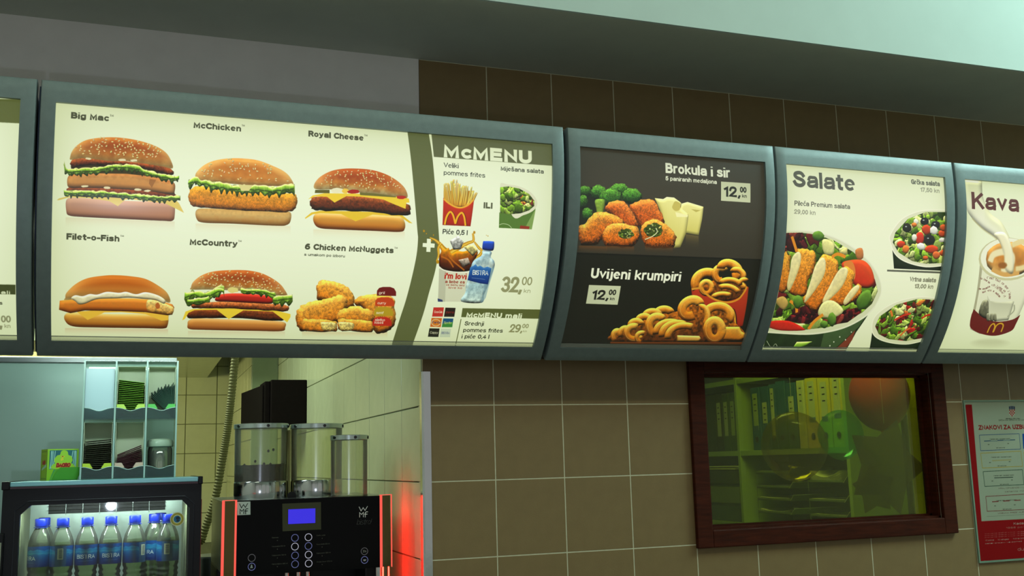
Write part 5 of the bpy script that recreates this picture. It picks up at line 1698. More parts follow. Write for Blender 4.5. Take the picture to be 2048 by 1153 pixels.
def tray(y0, y1, z, label, curve, n_sheet, grp):
    t = thing('letter_tray', label, 'letter tray', (XB + .13, (y0 + y1) / 2, z), grp)
    b = MB().box(XB + .01, XB + .25, y0 + .02, y1, z, z + .003).box(XB + .01, XB + .013, y0 + .02, y1, z, z + .012)
    b.add([(XB + .01, y0 + .02, z), (XB + .25, y0 + .02, z), (XB + .25, y0 - .012, z + .028), (XB + .01, y0 - .012, z + .028),
           (XB + .01, y0 + .022, z + .003), (XB + .25, y0 + .022, z + .003), (XB + .25, y0 - .010, z + .031), (XB + .01, y0 - .010, z + .031)],
          [(0, 1, 2, 3), (7, 6, 5, 4), (0, 4, 5, 1), (1, 5, 6, 2), (2, 6, 7, 3), (3, 7, 4, 0)])
    b.box(XB + .01, XB + .012, y1 - .003, y1, z - .04, z)
    b.build('tray_body', M_TRAY, t)
    MB().tube([(XB + .010, y0 + .02, z + .0015), (XB + .010, y0 - .012, z + .030)], .0014, 5).build('lit_edge', M_PAPER, t)
    s_ = MB()
    for q in range(n_sheet):
        ys_ = np.linspace(y0 + .03 + q * .004, y1 - .01, 9)
        c = [(yy, z + .006 + q * .003 + curve * ((k - 4) / 4) ** 2 * (1 + .3 * q)) for k, yy in enumerate(ys_)]
        vs, fs = [], []
        for yy, zz in c:
            vs += [(XB + .016, yy, zz), (XB + .22, yy, zz), (XB + .016, yy, zz + .0012), (XB + .22, yy, zz + .0012)]
        for k in range(8):
            a = 4 * k
            fs += [(a, a + 1, a + 5, a + 4), (a + 2, a + 6, a + 7, a + 3), (a, a + 4, a + 6, a + 2), (a + 1, a + 3, a + 7, a + 5)]
        s_.add(vs, fs)
    s_.build('papers', M_PAPER, t)


for z, nm, cu, ns in ((1.455, 'topmost smoky letter tray in the stack beside the divider', .002, 2), (1.385, 'second smoky letter tray from the top beside the divider', .001, 2),
                      (1.325, 'third smoky letter tray from the top beside the divider', .002, 3), (1.262, 'lowest smoky letter tray in the stack beside the divider', .009, 2)):
    tray(1.60, 1.90, z, nm, cu, ns, 'letter trays in the bookcase')
for z, nm, cu, ns in ((1.415, 'letter tray overfull with curling papers under the yellow binders', .010, 7), (1.330, 'letter tray with a bright edge below the overfull one', .002, 2), (1.262, 'lowest letter tray under the yellow binders', .001, 2)):
    tray(1.19, 1.47, z, nm, cu, ns, 'letter trays in the bookcase')
for (ya, yb, za, zb, c, nm) in ((2.08, 2.55, 1.40, 1.475, (64, 66, 46), 'dark flat box on the lower shelf of the left bay'), (2.08, 2.60, 1.30, 1.385, (120, 132, 40), 'olive carton under the dark flat box'), (2.08, 2.52, 1.206, 1.285, (70, 86, 84), 'grey-blue box at the bottom of the left bay')):
    o = MB().box(XB + .02, XB + .25, ya, yb, za, zb).build('storage_box', mat('box_' + str(c[0]), c, .6, noise=.1), bevel=.004)
    tag(o, nm, 'box', 'boxes stacked in the bookcase')
for dz, ya in ((0, 2.1), (.012, 2.06)):
    o = MB().box(XB + .015, XB + .25, ya, ya + .36, 1.476 + dz, 1.482 + dz).build('paper_stack', M_PAPER)
    tag(o, 'loose white papers lying on the dark box, ' + ('lower' if dz == 0 else 'upper') + ' bundle', 'papers', 'papers on the dark box')

# pane reflections of balloons and a foil star, built as translucent shells behind it
M_BO = thin_glass('orange_reflection_shell', (204, 72, 10), .24, .12, 1.4)
M_BY = thin_glass('yellow_reflection_shell', (228, 218, 64), .94, .12, 1.3, .3)
M_BT = thin_glass('teal_reflection_shell', (180, 240, 230), .94, .12, 1.3, .2)
M_FOIL = thin_glass('brown_reflection_shell', (206, 196, 164), .88, .25, 1.35, .4)


def balloon_reflection(c, r, h, m, label):
    t = thing('balloon_reflection', label, 'balloon_reflection', c, 'pane reflections built behind the window')
    prof = [(.004, -h * 1.04), (.006, -h)] + [(r * math.cos(a) * (1 - .08 * max(0, -math.sin(a))), h * math.sin(a)) for a in np.linspace(-1.45, 1.5, 18)]
    MB().lathe(c, prof, 28).build('skin', m, t, smooth=True)
    MB().tube([(c[0], c[1], c[2] + h * .99), (c[0], c[1], 2.6)], .0007, 4).build('string', M_PAPER, t)


balloon_reflection((1.770, .36, 1.745), .105, .125, M_BO, 'orange round reflection in the upper right of the pane, built as a shell')
balloon_reflection((1.400, .36, 1.573), .112, .118, M_BY, 'yellow-green round reflection in the middle of the pane, built as a shell')
balloon_reflection((1.82, .66, 1.615), .085, .095, M_BT, 'teal round reflection half hidden by the star-shaped one, built as a shell')
t = thing('star_reflection', 'brown star-shaped reflection in the right of the pane, built as foil stars', 'balloon_reflection', (1.79, .20, 1.48), 'pane reflections built behind the window')


def star(cx, y, cz, R_, r_, n, rot, th):
    pts = []
    for k in range(2 * n):
        a = rot + math.pi * k / n
        q = R_ if k % 2 == 0 else r_
        pts.append((cx + q * math.cos(a), cz + q * math.sin(a)))
    m = MB()
    vs = [(x, y, z) for x, z in pts] + [(cx, y - th, cz), (cx, y + th, cz)]
    N = len(pts)
    m.add(vs, [(i, (i + 1) % N, N) for i in range(N)] + [((i + 1) % N, i, N + 1) for i in range(N)])
    return m


star(1.635, .19, 1.500, .165, .10, 5, 1.2, .02).build('large_star', M_FOIL, t)
star(1.60, .215, 1.425, .09, .055, 5, .4, .012).build('small_star', M_FOIL, t)
MB().tube([(1.64, .19, 1.64), (1.64, .19, 2.6)], .0007, 4).build('string', M_PAPER, t)
b = MB()
zz = np.linspace(1.2, 2.0, 9)
for k in range(8):
    b.box(1.880 + .001 * (k % 2), 1.93, .352, .356, zz[k], zz[k + 1] - .0008)
o = b.build('window_blind', M_BLIND)
tag(o, 'bright yellow strip of blind at the right side of the window', 'blind')
o = MB().box(1.866, 1.8795, .36, .375, 1.0, 2.2).build('blind_rail', M_BLACK)
tag(o, 'dark upright rail beside the yellow blind', 'rail')

# the far side of the customer room: a wall with wide windows
rw = MB()
for a, b_ in ((-3.4, -2.9), (-1.35, -1.15), (-.70, -.4), (1.1, 1.35), (2.9, 4.2)):
    rw.box(a, b_, -5.1, -5.02, 0, 4.15)
rw.box(-3.4, 4.2, -5.1, -5.02, 3.2, 4.15).box(-3.4, -1.35, -5.1, -5.02, 0, .8).box(-.4, 4.2, -5.1, -5.02, 0, .8)
structure(rw.build('wall_rear', M_PLASTER))
structure(MB().box(4.2, 4.3, -5.1, 5.2, 0, 4.15).build('wall_far_right', M_PLASTER))


# ---------------------------------------------------------------- poster
def poster():
    cv = Canvas(1.806, 2.226, 1.199, 1.699, 1700, (182, 190, 164), lambda u, v: (lambda p: (p[0], p[2]))(at_y(u, v, -.004)))
    k = (1880, 760, 2.934)
    RED = (164, 0, 6)
    cv.fill([(1.812, 1.689), (1.835, 1.689), (1.835, 1.20), (1.812, 1.20)] if 0 else [(1931, 810), (1943, 810), (1968, 1123), (1955, 1123)], RED)
    cv.fill(crop(*k, [(236, 832), (560, 815), (560, 1080), (222, 1060)]), RED)
    cv.fill(crop(*k, [(148, 150), (186, 147), (262, 1060), (232, 1060)]), RED)
    TX(cv, k, 'ZNAKOVI ZA UZBUNJIVANJE', 228, 303, 640, 279, 27, RED, .03)
    # coat of arms: crown of shields above a red and white chequer
    for i in range(5):
        for j in range(5):
            x, y = 406 + i * 6.4, 176 + j * 8 - i * .2
            if j > 3 and i in (0, 4):
                continue
            cv.fill(crop(*k, [(x, y), (x + 6.4, y - .2), (x + 6.4, y + 7.8), (x, y + 8)]), (190, 24, 24) if (i + j) % 2 == 0 else (214, 214, 190))
    for i in range(5):
        cv.fill(crop(*k, [(403 + i * 7.4, 158 - 2 * (i in (1, 2, 3))), (409.5 + i * 7.4, 157 - 2 * (i in (1, 2, 3))), (410 + i * 7.2, 174), (405 + i * 7, 175)]), (40, 50, 80) if i % 2 == 0 else (80, 90, 120))
    DKT = (70, 76, 60)
    TX(cv, k, 'REPUBLIKA HRVATSKA', 386, 235, 470, 230, 7, DKT, .01)
    TX(cv, k, 'DRŽAVNA UPRAVA ZA ZAŠTITU I SPAŠAVANJE', 345, 248, 610, 232, 7, DKT, .01)

    def box(pts, c, w):
        P = smooth(crop(*k, pts), 1)
        for i in range(4):
            cv.line(P[i], P[(i + 1) % 4], w, c)
    for pts, c in (([(230, 326), (464, 317), (472, 408), (238, 417)], (30, 70, 130)), ([(238, 432), (474, 420), (484, 509), (248, 519)], (196, 160, 20)),
                   ([(252, 540), (482, 528), (492, 616), (262, 627)], (20, 60, 40)), ([(268, 686), (500, 672), (512, 762), (276, 773)], (130, 16, 20))):
        box(pts, c, 2.6)
        x0, y0 = pts[0]
        TX(cv, k, 'nailazak opasnosti', x0 + 62, y0 + 28, x0 + 180, y0 + 22, 6, DKT, .0)
        TX(cv, k, '60 sekundi', x0 + 100, y0 + 78, x0 + 150, y0 + 75, 5, DKT, .0)
        TX(cv, k, '20', x0 + 50, y0 + 58, x0 + 60, y0 + 57, 5, DKT, .0)
        TX(cv, k, '20', x0 + 165, y0 + 52, x0 + 175, y0 + 51, 5, DKT, .0)
    cv.poly_line(crop(*k, [(258, 361), (296, 359)]), 4, (20, 70, 110))
    cv.poly_line(crop(*k, [(296 + i * 3, 360 + (3.5 if i % 2 else -3.5)) for i in range(14)]), 2, (20, 80, 120))
    cv.poly_line(crop(*k, [(336, 357), (370, 356)]), 4, (20, 70, 110))
    cv.poly_line(crop(*k, [(370 + i * 3, 356 + (3.5 if i % 2 else -3.5)) for i in range(14)]), 2, (20, 80, 120))
    cv.poly_line(crop(*k, [(410, 354), (440, 353)]), 4, (20, 70, 110))
    cv.poly_line(crop(*k, [(306 + i * 3, 476 - i * .15 + (3.5 if i % 2 else -3.5)) for i in range(38)]), 2.4, (190, 150, 20))
    cv.poly_line(crop(*k, [(318, 577), (428, 573)]), 3.4, (20, 40, 30))
    for a in (305, 370, 435):
        cv.poly_line(crop(*k, [(a, 717 - (a - 305) * .06), (a + 38, 715 - (a - 305) * .06)]), 4, (140, 20, 24))
    cv.fill(crop(*k, [(482, 318), (560, 314), (566, 402), (488, 406)]), (20, 80, 170))
    cv.fill(crop(*k, [(490, 424), (566, 420), (572, 505), (498, 509)]), (206, 170, 20))
    TX(cv, k, 'KRAJ OPASNOSTI I JAVNO UPOZORENJE', 344, 645, 640, 628, 8, (120, 100, 84), .0)
    TX(cv, k, 'ostanite mirni i slušajte', 380, 664, 600, 650, 8, (120, 100, 84), .0)
    TX(cv, k, 'UZBUNA PRESTAJE ISTEKOM SIGNALA', 340, 790, 640, 772, 8, (130, 90, 80), .0)
    cv.poly_line(crop(*k, [(274, 804), (560, 788)]), 1.3, (120, 120, 100))
    PW = (206, 196, 176)
    TX(cv, k, 'Kada znak uzbune čujete', 432, 852, 720, 836, 14, PW, .02)
    TX(cv, k, '1988 poziv 112', 388, 875, 560, 866, 10, (196, 160, 140), .01)
    for i in range(3):
        TX(cv, k, 'provjerite stanje u kući i slušajte radio postaju', 262, 905 + i * 11, 620, 888 + i * 11, 5, (190, 110, 100), .0)
    TX(cv, k, 'TC policija', 264, 948, 316, 945, 8, PW, .02)
    TX(cv, k, 'TC vatrogasci', 338, 944, 404, 940, 8, PW, .02)
    TX(cv, k, 'hitna pomoć', 430, 938, 520, 932, 8, PW, .02)
    TX(cv, k, 'ostali brojevi za pomoć', 264, 964, 480, 954, 6, PW, .0)
    TX(cv, k, 'duzs', 456, 1006, 530, 1000, 20, PW, .0)
    t = thing('poster', 'red and white warning poster headed ZNAKOVI ZA UZBU on the brown tiles', 'poster', (2.0, -.004, 1.45))
    s_ = MB().box(1.806, 2.226, -.0045, -.0005, 1.199, 1.699).build('sheet', print_material('print_poster', cv.image('print_poster'), .6, base=.72, spec=.15), t)
    set_uv(s_, lambda co: ((co.x - 1.806) / .42, (co.z - 1.199) / .5))
    b = MB()
    for a in ((1.800, 1.8055, 1.193, 1.705), ):
        b.box(a[0], a[1], -.006, -.0005, a[2], a[3])
    b.box(1.8055, 2.232, -.006, -.0005, 1.193, 1.1985).box(1.8055, 2.232, -.006, -.0005, 1.6995, 1.705)
    b.build('clear_edge', mat('greenish_plastic_edge', (124, 150, 128), .3), t)


poster()

# ---------------------------------------------------------------- counter (below the picture) that carries the machines
ct = thing('counter', 'steel-topped back counter under the cooler and the coffee machine', 'counter', (-.6, .45, 0))
MB().box(-1.5, -.004, .14, .92, 0, .90).build('body', M_STEEL, ct, bevel=.004)
MB().box(-1.52, -.003, .10, .94, .90, .93).build('top', M_STEEL, ct, bevel=.004)

# ---------------------------------------------------------------- drinks cooler
FX0, FX1, FY, FZ = -1.022, -.543, .25, 1.514
fg = thing('drinks_cooler', 'black glass-door drinks cooler with a pale blue top rail', 'cooler', (-.78, .47, .93))
M_FIN = mat('cooler_inner_steel', (186, 200, 192), .3, .6, noise=.05, nscale=40, bump=.05, bscale=300)
M_FSIDE = mat('cooler_inner_side', (150, 156, 120), .5)
M_RED = mat('red_side_panel', (150, 6, 14), .4)
c = MB()
c.box(FX0 + .004, FX0 + .03, FY + .045, FY + .45, .93, FZ).box(FX1 - .03, FX1 - .004, FY + .045, FY + .45, .93, FZ)
c.box(FX0 + .03, FX1 - .03, FY + .045, FY + .45, 1.475, FZ).box(FX0 + .03, FX1 - .03, FY + .045, FY + .45, .93, 1.02)
c.box(FX0 + .03, FX1 - .03, FY + .43, FY + .45, 1.02, 1.475)
c.build('cabinet', M_BLACK, fg)
for a_ in (FX0 + .031, FX1 - .034):
    MB().box(a_, a_ + .003, FY + .05, FY + .43, 1.02, 1.474).build('inner_side', M_FSIDE, fg)
MB().box(FX0 + .034, FX1 - .034, FY + .37, FY + .375, 1.02, 1.474).build('inner_back', M_FIN, fg)
MB().box(FX1 - .004, FX1 + .0015, FY + .002, FY + .02, .93, 1.47).build('red_edge', M_RED, fg)
# door: black frame with chamfered upper corners
d = MB()
outer = [(FX0, .94), (FX1, .94), (FX1, FZ), (FX0, FZ)]
gl = [(-.980, .98), (-.573, .98), (-.573, 1.449), (-.592, 1.470), (-.955, 1.470), (-.980, 1.447)]
ring_o = [(FX0, .94), (FX1, .94), (FX1, 1.449), (FX1, FZ), (FX0, FZ), (FX0, 1.447)]
n = 6
vs = [(x, FY, z) for x, z in ring_o] + [(x, FY, z) for x, z in gl] + [(x, FY + .04, z) for x, z in ring_o] + [(x, FY + .025, z) for x, z in gl]
fs = []
for i in range(n):
    j = (i + 1) % n
    fs += [(i, j, 6 + j, 6 + i), (12 + i, 12 + j, j, i), (6 + i, 6 + j, 18 + j, 18 + i), (18 + i, 18 + j, 12 + j, 12 + i)]
d.add(vs, fs)
door = d.build('door_frame', M_BLACK, fg)
# fine raised line round the opening
lo = [(x + (-.012 if x < -.9 else .012) * (1 if i in (0, 1, 2, 5) else .6), FY - .001, z + (.010 if z > 1.4 else -.01)) for i, (x, z) in enumerate(gl)]
MB().tube(lo + [lo[0]], .0016, 6).build('door_gasket', mat('dark_grey_rubber', (34, 36, 46), .5), door)
MB().add([(x, FY + .018, z) for x, z in gl] + [(x, FY + .022, z) for x, z in gl], [tuple(range(6)), tuple(range(11, 5, -1))]).build('door_glass', thin_glass('cooler_door_glass', (232, 240, 232), .99, .02, 1.5, 1.0), door)
hm = MB().box(FX0 - .012, FX0 + .010, FY - .014, FY - .0005, 1.0, 1.405)
hm.build('door_handle', M_BLACK, door, bevel=.004)
cv = Canvas(0, .135, 0, .0125, 6000, (22, 24, 24))
cv.fill([(0, 0), (.135, 0), (.135, .0125), (0, .0125)], (150, 158, 136))
cv.text('NORCOOL', (.004, .0022), (.131, .0022), .0082, (16, 18, 18), .03)
lg = MB().box(FX0 - .0075, FX0 + .005, FY - .0152, FY - .0142, 1.247, 1.382).build('brand_strip', print_material('print_cooler_brand', cv.image('print_cooler_brand'), .4), door)
set_uv(lg, lambda co: ((1.382 - co.z) / .135, (co.x - (FX0 - .0075)) / .0125))
# rail and end caps
rl = MB().box(FX0 + .017, FX1 - .010, FY - .012, FY + .44, FZ + .003, FZ + .015)
rl.build('top_rail', mat('pale_blue_rail', (140, 196, 204), .3, .2), fg, bevel=.002)
MB().box(FX0 + .017, FX1 - .010, FY - .009, FY + .43, FZ - .002, FZ + .003).build('rail_underside', mat('mauve_plastic_strip', (110, 82, 96), .4), fg)
for a, b_ in ((FX0 - .002, FX0 + .0165), (FX1 - .0095, FX1 + .002)):
    MB().box(a, b_, FY - .014, FY + .442, FZ - .004, FZ + .0165).build('end_cap', M_BLACK, fg, bevel=.002)
# grille of the fan, wires in front of a dark slot
MB().box(-.941, -.625, FY + .362, FY + .369, 1.434, 1.462).build('fan_slot', M_BLACK, fg)
w = MB()
for z in (1.444, 1.4545):
    w.tube([(-.945, FY + .358, z), (-.622, FY + .358, z)], .0009, 6)
for x in np.linspace(-.895, -.67, 6):
    w.tube([(x, FY + .358, 1.430), (x, FY + .358, 1.465)], .0009, 6)
w.build('fan_grille', M_STEEL, fg)
sh = MB()
for k in range(22):
    x = FX0 + .045 + k * .0185
    sh.tube([(x, FY + .055, 1.195), (x, FY + .35, 1.195)], .0015, 5)
sh.tube([(FX0 + .036, FY + .055, 1.192), (FX1 - .036, FY + .055, 1.192)], .002, 5).tube([(FX0 + .036, FY + .35, 1.192), (FX1 - .036, FY + .35, 1.192)], .002, 5)
sh.build('wire_shelf', M_STEEL, fg)
# round sticker
cv = Canvas(-.018, .018, -.018, .018, 6000, (210, 214, 196))
cv.fill([(x, y) for x, y in blob(0, 0, .0165, .0165, 0, 40)], (172, 170, 70))
for i in range(22):
    a = i * 2 * math.pi / 22
    cv.fill(blob(.0140 * math.cos(a), .0140 * math.sin(a), .0009, .0012, .2, 8, i, a), (110, 90, 40))
cv.fill(blob(0, 0, .0105, .0105, 0, 30), (222, 226, 190))
cv.fill(blob(0, 0, .0092, .0092, 0, 30), (24, 110, 150))
cv.fill(blob(.001, .002, .005, .004, .4, 10, 4), (20, 40, 60))
cv.fill(blob(.002, -.004, .004, .003, .4, 10, 5), (20, 40, 60))
st = MB().lathe((0, 0, 0), [(.0178, 0), (.0178, .0006)], 32)
st.v = [(-.603 + x, FY - .0012 + z, 1.421 + y) for x, y, z in st.v]
so = st.build('round_sticker', print_material('print_sticker', cv.image('print_sticker'), .5), door)
set_uv(so, lambda co: ((co.x + .603 + .018) / .036, (co.z - 1.421 + .018) / .036))


# ---------------------------------------------------------------- water bottles in the cooler
def bottle_label():
    cv = Canvas(0, .182, 0, .052, 3000, (24, 84, 160))
    y = np.linspace(0, 1, cv.h)[:, None, None]
    cv.a = np.array((40, 150, 190)) / 255. * (1 - y) + np.array((10, 40, 128)) / 255. * y + 0 * cv.a
    cv.fill([(0, .052), (.182, .052), (.182, .046)] + [(.182 - i * .0091, .040 + .006 * ((i * 7) % 5) / 5) for i in range(21)], (22, 70, 140))
    cv.fill([(.0, .036), (.182, .036)] + [(.182 - i * .006, .030 + .005 * ((i * 5) % 7) / 7) for i in range(31)], (70, 170, 190), .5)
    cv.text('BISTRA', (.067, .017), (.115, .017), .0105, (222, 230, 226), .015)
    cv.line((.072, .011), (.110, .011), 1.5, (120, 160, 200))
    cv.fill([(.0, 0), (.028, 0), (.028, .052), (0, .052)], (60, 90, 130))
    cv.fill([(.006, .018), (.020, .018), (.020, .046), (.006, .046)], (206, 208, 176))
    for i in range(9):
        cv.fill([(.010, .021 + i * .0026), (.0185, .021 + i * .0026), (.0185, .0223 + i * .0026), (.010, .0223 + i * .0026)], (50, 52, 80))
    return cv


LABEL = print_material('print_bottle_label', bottle_label().image('print_bottle_label'), .3)
M_PET = thin_glass('clear_bottle_plastic', (236, 242, 226), .93, .04, 1.45, 1.0)
M_WATER = thin_glass('bottled_water', (228, 236, 210), .95, .02, 1.33, 1.2)
M_CAP = mat('blue_bottle_cap', (14, 34, 140), .35, spec=.4)
BR_ = .0288


def make_bottle(c, label):
    t = thing('water_bottle', label, 'bottle', c, 'water bottles lined up in the cooler')
    x, y, z = c
    prof = [(.020, 0), (.026, .003), (BR_ - .002, .010)]
    for q in range(6):
        prof += [(BR_ - .0004, .020 + q * .013), (BR_ - .003, .0265 + q * .013)]
    prof += [(BR_, .100), (BR_, .160), (BR_ - .001, .168), (.024, .182), (.017, .197), (.0128, .205), (.0122, .212)]
    MB().lathe(c, prof, 32, caps=False).build('bottle_body', M_PET, t, smooth=True)
    wp = [(0.001, .004)] + [(max(.002, r - .0012), zz) for r, zz in prof[1:-4]]
    MB().lathe(c, wp + [(.001, wp[-1][1])], 24, caps=False).build('water', M_WATER, t, smooth=True)
    cp = [(.0148, .208), (.0150, .2085), (.0150, .2255), (.0140, .2275), (.001, .228)]
    b = MB().lathe(c, cp, 32)
    b.lathe(c, [(.0172, .2045), (.0174, .2052), (.0172, .206)], 24)
    b.build('cap', M_CAP, t, smooth=True)
    lb = MB()
    N = 40
    for k in range(N + 1):
        a = 2 * math.pi * k / N
        for zz in (.106, .158):
            lb.v.append((x + (BR_ + .0005) * math.cos(a), y + (BR_ + .0005) * math.sin(a), z + zz))
    for k in range(N):
        lb.f.append((2 * k, 2 * k + 2, 2 * k + 3, 2 * k + 1))
        lb.mi.append(0)
    o = lb.build('paper_label', LABEL, t, smooth=True)
    uvl = o.data.uv_layers.new(name='uv')
    for lp in o.data.loops:
        i = lp.vertex_index
        uvl.data[lp.index].uv = ((i // 2) / N, i % 2)
    return t


# a = angle that turns the word towards the viewer
b0 = None
for x, y, dz, rot, nm in ((-.940, .372, -.004, -62, 'leftmost water bottle in the cooler, its blue label turned away'),
                          (-.885, .350, 0, 150, 'second water bottle from the left, barcode of its label in front'),
                          (-.8255, .352, 0, 0, 'third water bottle from the left, the whole label name in front'),
                          (-.7670, .352, 0, 8, 'middle water bottle under the glare, whole label name in front'),
                          (-.7070, .352, 0, 205, 'fifth water bottle from the left, back of its label in front'),
                          (-.6570, .402, -.003, -48, 'water bottle standing farther back between the two on the right'),
                          (-.6220, .345, -.004, 148, 'rightmost water bottle, partly behind the round sticker'),
                          (-.937, .440, 0, 40, 'water bottle in the back row behind the leftmost one'),
                          (-.640, .462, .002, 100, 'water bottle in the back row at the right of the cooler')):
    z = 1.2035 + dz * 0
    if b0 is None:
        b0 = make_bottle((0, 0, 0), 'x')
        o = b0
    else:
        o = copy_tree(b0)
    o.location = (x, y, z)
    # label seam at angle 0 (+X); word centre at 180 deg -> turn it to face -Y
    o.rotation_euler = (0, 0, math.radians(90 + rot))
    o['label'] = nm

# ---------------------------------------------------------------- tea box on the cooler
zt = FZ + .0155
tb = thing('tea_box', 'small lime green tea box with red lettering standing on the cooler', 'tea box', (-.924, .385, zt))
cv = Canvas(0, .080, 0, .083, 3600, (140, 190, 44))
cv.pmap = lambda u, v: ((u - 450) / 790 * .080, (1000 - v) / 810 * .083)
cv.fill([(500, 225), (1195, 222), (1180, 700), (500, 710)], (30, 96, 104))
for x0, x1 in ((520, 560), (560, 590), (590, 640), (530, 545), (1010, 1090), (1090, 1130), (1140, 1150), (1165, 1170)):
    cv.poly_line(smooth([(x0, 700), ((x0 + x1) / 2 + 5, 480), (x1, 240)], 6, False), 7, (150, 200, 190))
cv.fill(smooth([(580, 700), (590, 590), (640, 560), (620, 470), (690, 360), (760, 340), (790, 250), (870, 225), (950, 260), (980, 350), (1050, 380), (1090, 480), (1060, 560), (1120, 600), (1130, 700)], 5), (150, 200, 50))
cv.fill(blob(830, 390, 50, 22, .2, 12, 1), (230, 190, 40))
cv.fill(blob(830, 385, 28, 10, .3, 10, 2), (50, 40, 20))
cv.fill(blob(820, 450, 36, 40, .35, 12, 3), (220, 200, 50))
cv.text('DAORO', (672, 680), (1040, 665), 125, (236, 190, 60), .09, slant=.15)
cv.text('DAORO', (672, 676), (1036, 661), 118, (150, 24, 14), .05, slant=.15)
cv.fill([(470, 712), (1240, 712), (1240, 1000), (470, 1000)], (84, 160, 44))
cv.fill([(450, 712), (640, 712), (520, 1000), (450, 1000)], (130, 180, 20))
cv.poly_line([(636, 715), (520, 995), (1200, 985), (1250, 860)], 8, (20, 120, 96))
cv.text('LIMUN', (800, 775), (1150, 765), 60, (110, 24, 30), .05, slant=.3)
for i in range(4):
    cv.text('prirodni okus', (650, 870 + i * 26), (900 - i * 20, 866 + i * 26), 16, (50, 90, 30), .0)
cs_ = Canvas(0, .06, 0, .083, 3000, (150, 180, 20))
cs_.fill([(.004, .078), (.056, .078), (.056, .004), (.004, .004)], (120, 150, 10))
cs_.fill([(.007, .075), (.053, .075), (.053, .007), (.007, .007)], (156, 186, 20))
cs_.text('DAORO', (.014, .042), (.044, .042), .012, (170, 40, 10), .06)
cs_.fill([(.008, .026), (.052, .036), (.052, .044), (.012, .032)], (170, 200, 180))
for i in range(3):
    cs_.text('zeleni limun', (.012, .064 - i * .005), (.046, .064 - i * .005), .003, (110, 110, 10), .0)
m_side = print_material('print_tea_side', cs_.image('print_tea_side'), .5)
m_front = print_material('print_tea_front', cv.image('print_tea_front'), .5)
b = MB()
W_, D_, H_ = .080, .058, .083
b.box(0, W_, 0, D_, 0, H_)
b.mi = [1, 0, 0, 0, 0, 0]
o = b.build('carton', [m_front, m_side], tb)
# faces: give each its own print by normal
me = o.data
uvl = me.uv_layers.new(name='uv')
for p in me.polygons:
    nx, ny = p.normal.x, p.normal.y
    p.material_index = 1 if nx < -.5 else 0
    for li in p.loop_indices:
        co = me.vertices[me.loops[li].vertex_index].co
        uvl.data[li].uv = (1 - co.y / D_, co.z / H_) if abs(nx) > .5 else (co.x / W_, co.z / H_) if ny < -.5 else (.02, .97)
o.matrix_parent_inverse = Matrix()
f = MB().add([(.012, -.0005, .001), (.078, -.0005, .001), (.090, -.012, .034), (.030, -.012, .034), (.012, .0005, .001), (.078, .0005, .001), (.090, -.010, .034), (.030, -.010, .034)],
             [(0, 1, 2, 3), (7, 6, 5, 4), (0, 4, 5, 1), (1, 5, 6, 2), (2, 6, 7, 3), (3, 7, 4, 0)])
fo = f.build('front_flap', mat('tea_box_green', (84, 160, 44), .5), tb)
fo.matrix_parent_inverse = Matrix()
tb.rotation_euler = (0, 0, math.radians(20))
tb.location = (-.932, .372, zt)

# ---------------------------------------------------------------- acrylic organiser with tea sachets
HX0, HX1, HY0, HY1, HZ1 = -.850, -.608, .385, .475, 1.852
og = thing('tea_organiser', 'clear acrylic organiser with six compartments on top of the cooler', 'organiser', ((HX0 + HX1) / 2, .43, zt))
xsd = [HX0, -.769, -.688, HX1]
zsd = [zt + .001, 1.690]
a = MB()
for i, x in enumerate(xsd):
    a.box(x - .0012, x + .0012, HY0, HY1, zt, HZ1)
a.build('divider', M_CLEAR, og)
a = MB()
for z in (zsd[0], zsd[1], HZ1 - .002):
    a.box(HX0, HX1, HY0, HY1, z, z + .002)
a.box(HX0, HX1, HY1 - .002, HY1, zt, HZ1)
a.build('shelf', M_CLEAR, og)
M_EDGE = mat('acrylic_edge', (150, 182, 172), .25, spec=.6)
for r_, z0 in enumerate(zsd):
    for q in range(3):
        x0, x1 = xsd[q] + .0015, xsd[q + 1] - .0015
        lp, top = MB(), []
        N = 14
        for k in range(N + 1):
            t_ = k / N
            top.append((x0 + (x1 - x0) * t_, z0 + .032 - .009 * math.exp(-((t_ - .5) / .26) ** 2)))
        poly = [(x0, z0)] + top + [(x1, z0)]
        poly = [(x0, z0), (x1, z0)] + top[::-1]
        lp.prism_y(poly, HY0 - .002, HY0)
        lp.build('front_lip', thin_glass('dark_acrylic_lip', (150, 176, 176), .88, .05, 1.45, 1.0), og)
        MB().tube([(x, HY0 - .001, z) for x, z in top], .0011, 5).build('lip_edge', M_EDGE, og)
e = MB()
for x in xsd:
    e.box(x - .0022, x + .0022, HY0 - .0035, HY0 - .0018, zt, HZ1)
e.build('front_edge', M_EDGE, og)
MB().box(xsd[0] + .002, xsd[1] - .003, HY0 + .006, HY0 + .008, zsd[1] + .003, HZ1 - .022).build('frosted_flap', mat('frosted_plastic', (170, 200, 206), .3, spec=.6), og, bevel=.001)
M_CARD = mat('white_cardboard', (214, 226, 196), .7, noise=.03)
SACH = {'lime': (62, 104, 2), 'forest': (4, 38, 24), 'olive': (22, 24, 6), 'maroon': (44, 6, 14)}


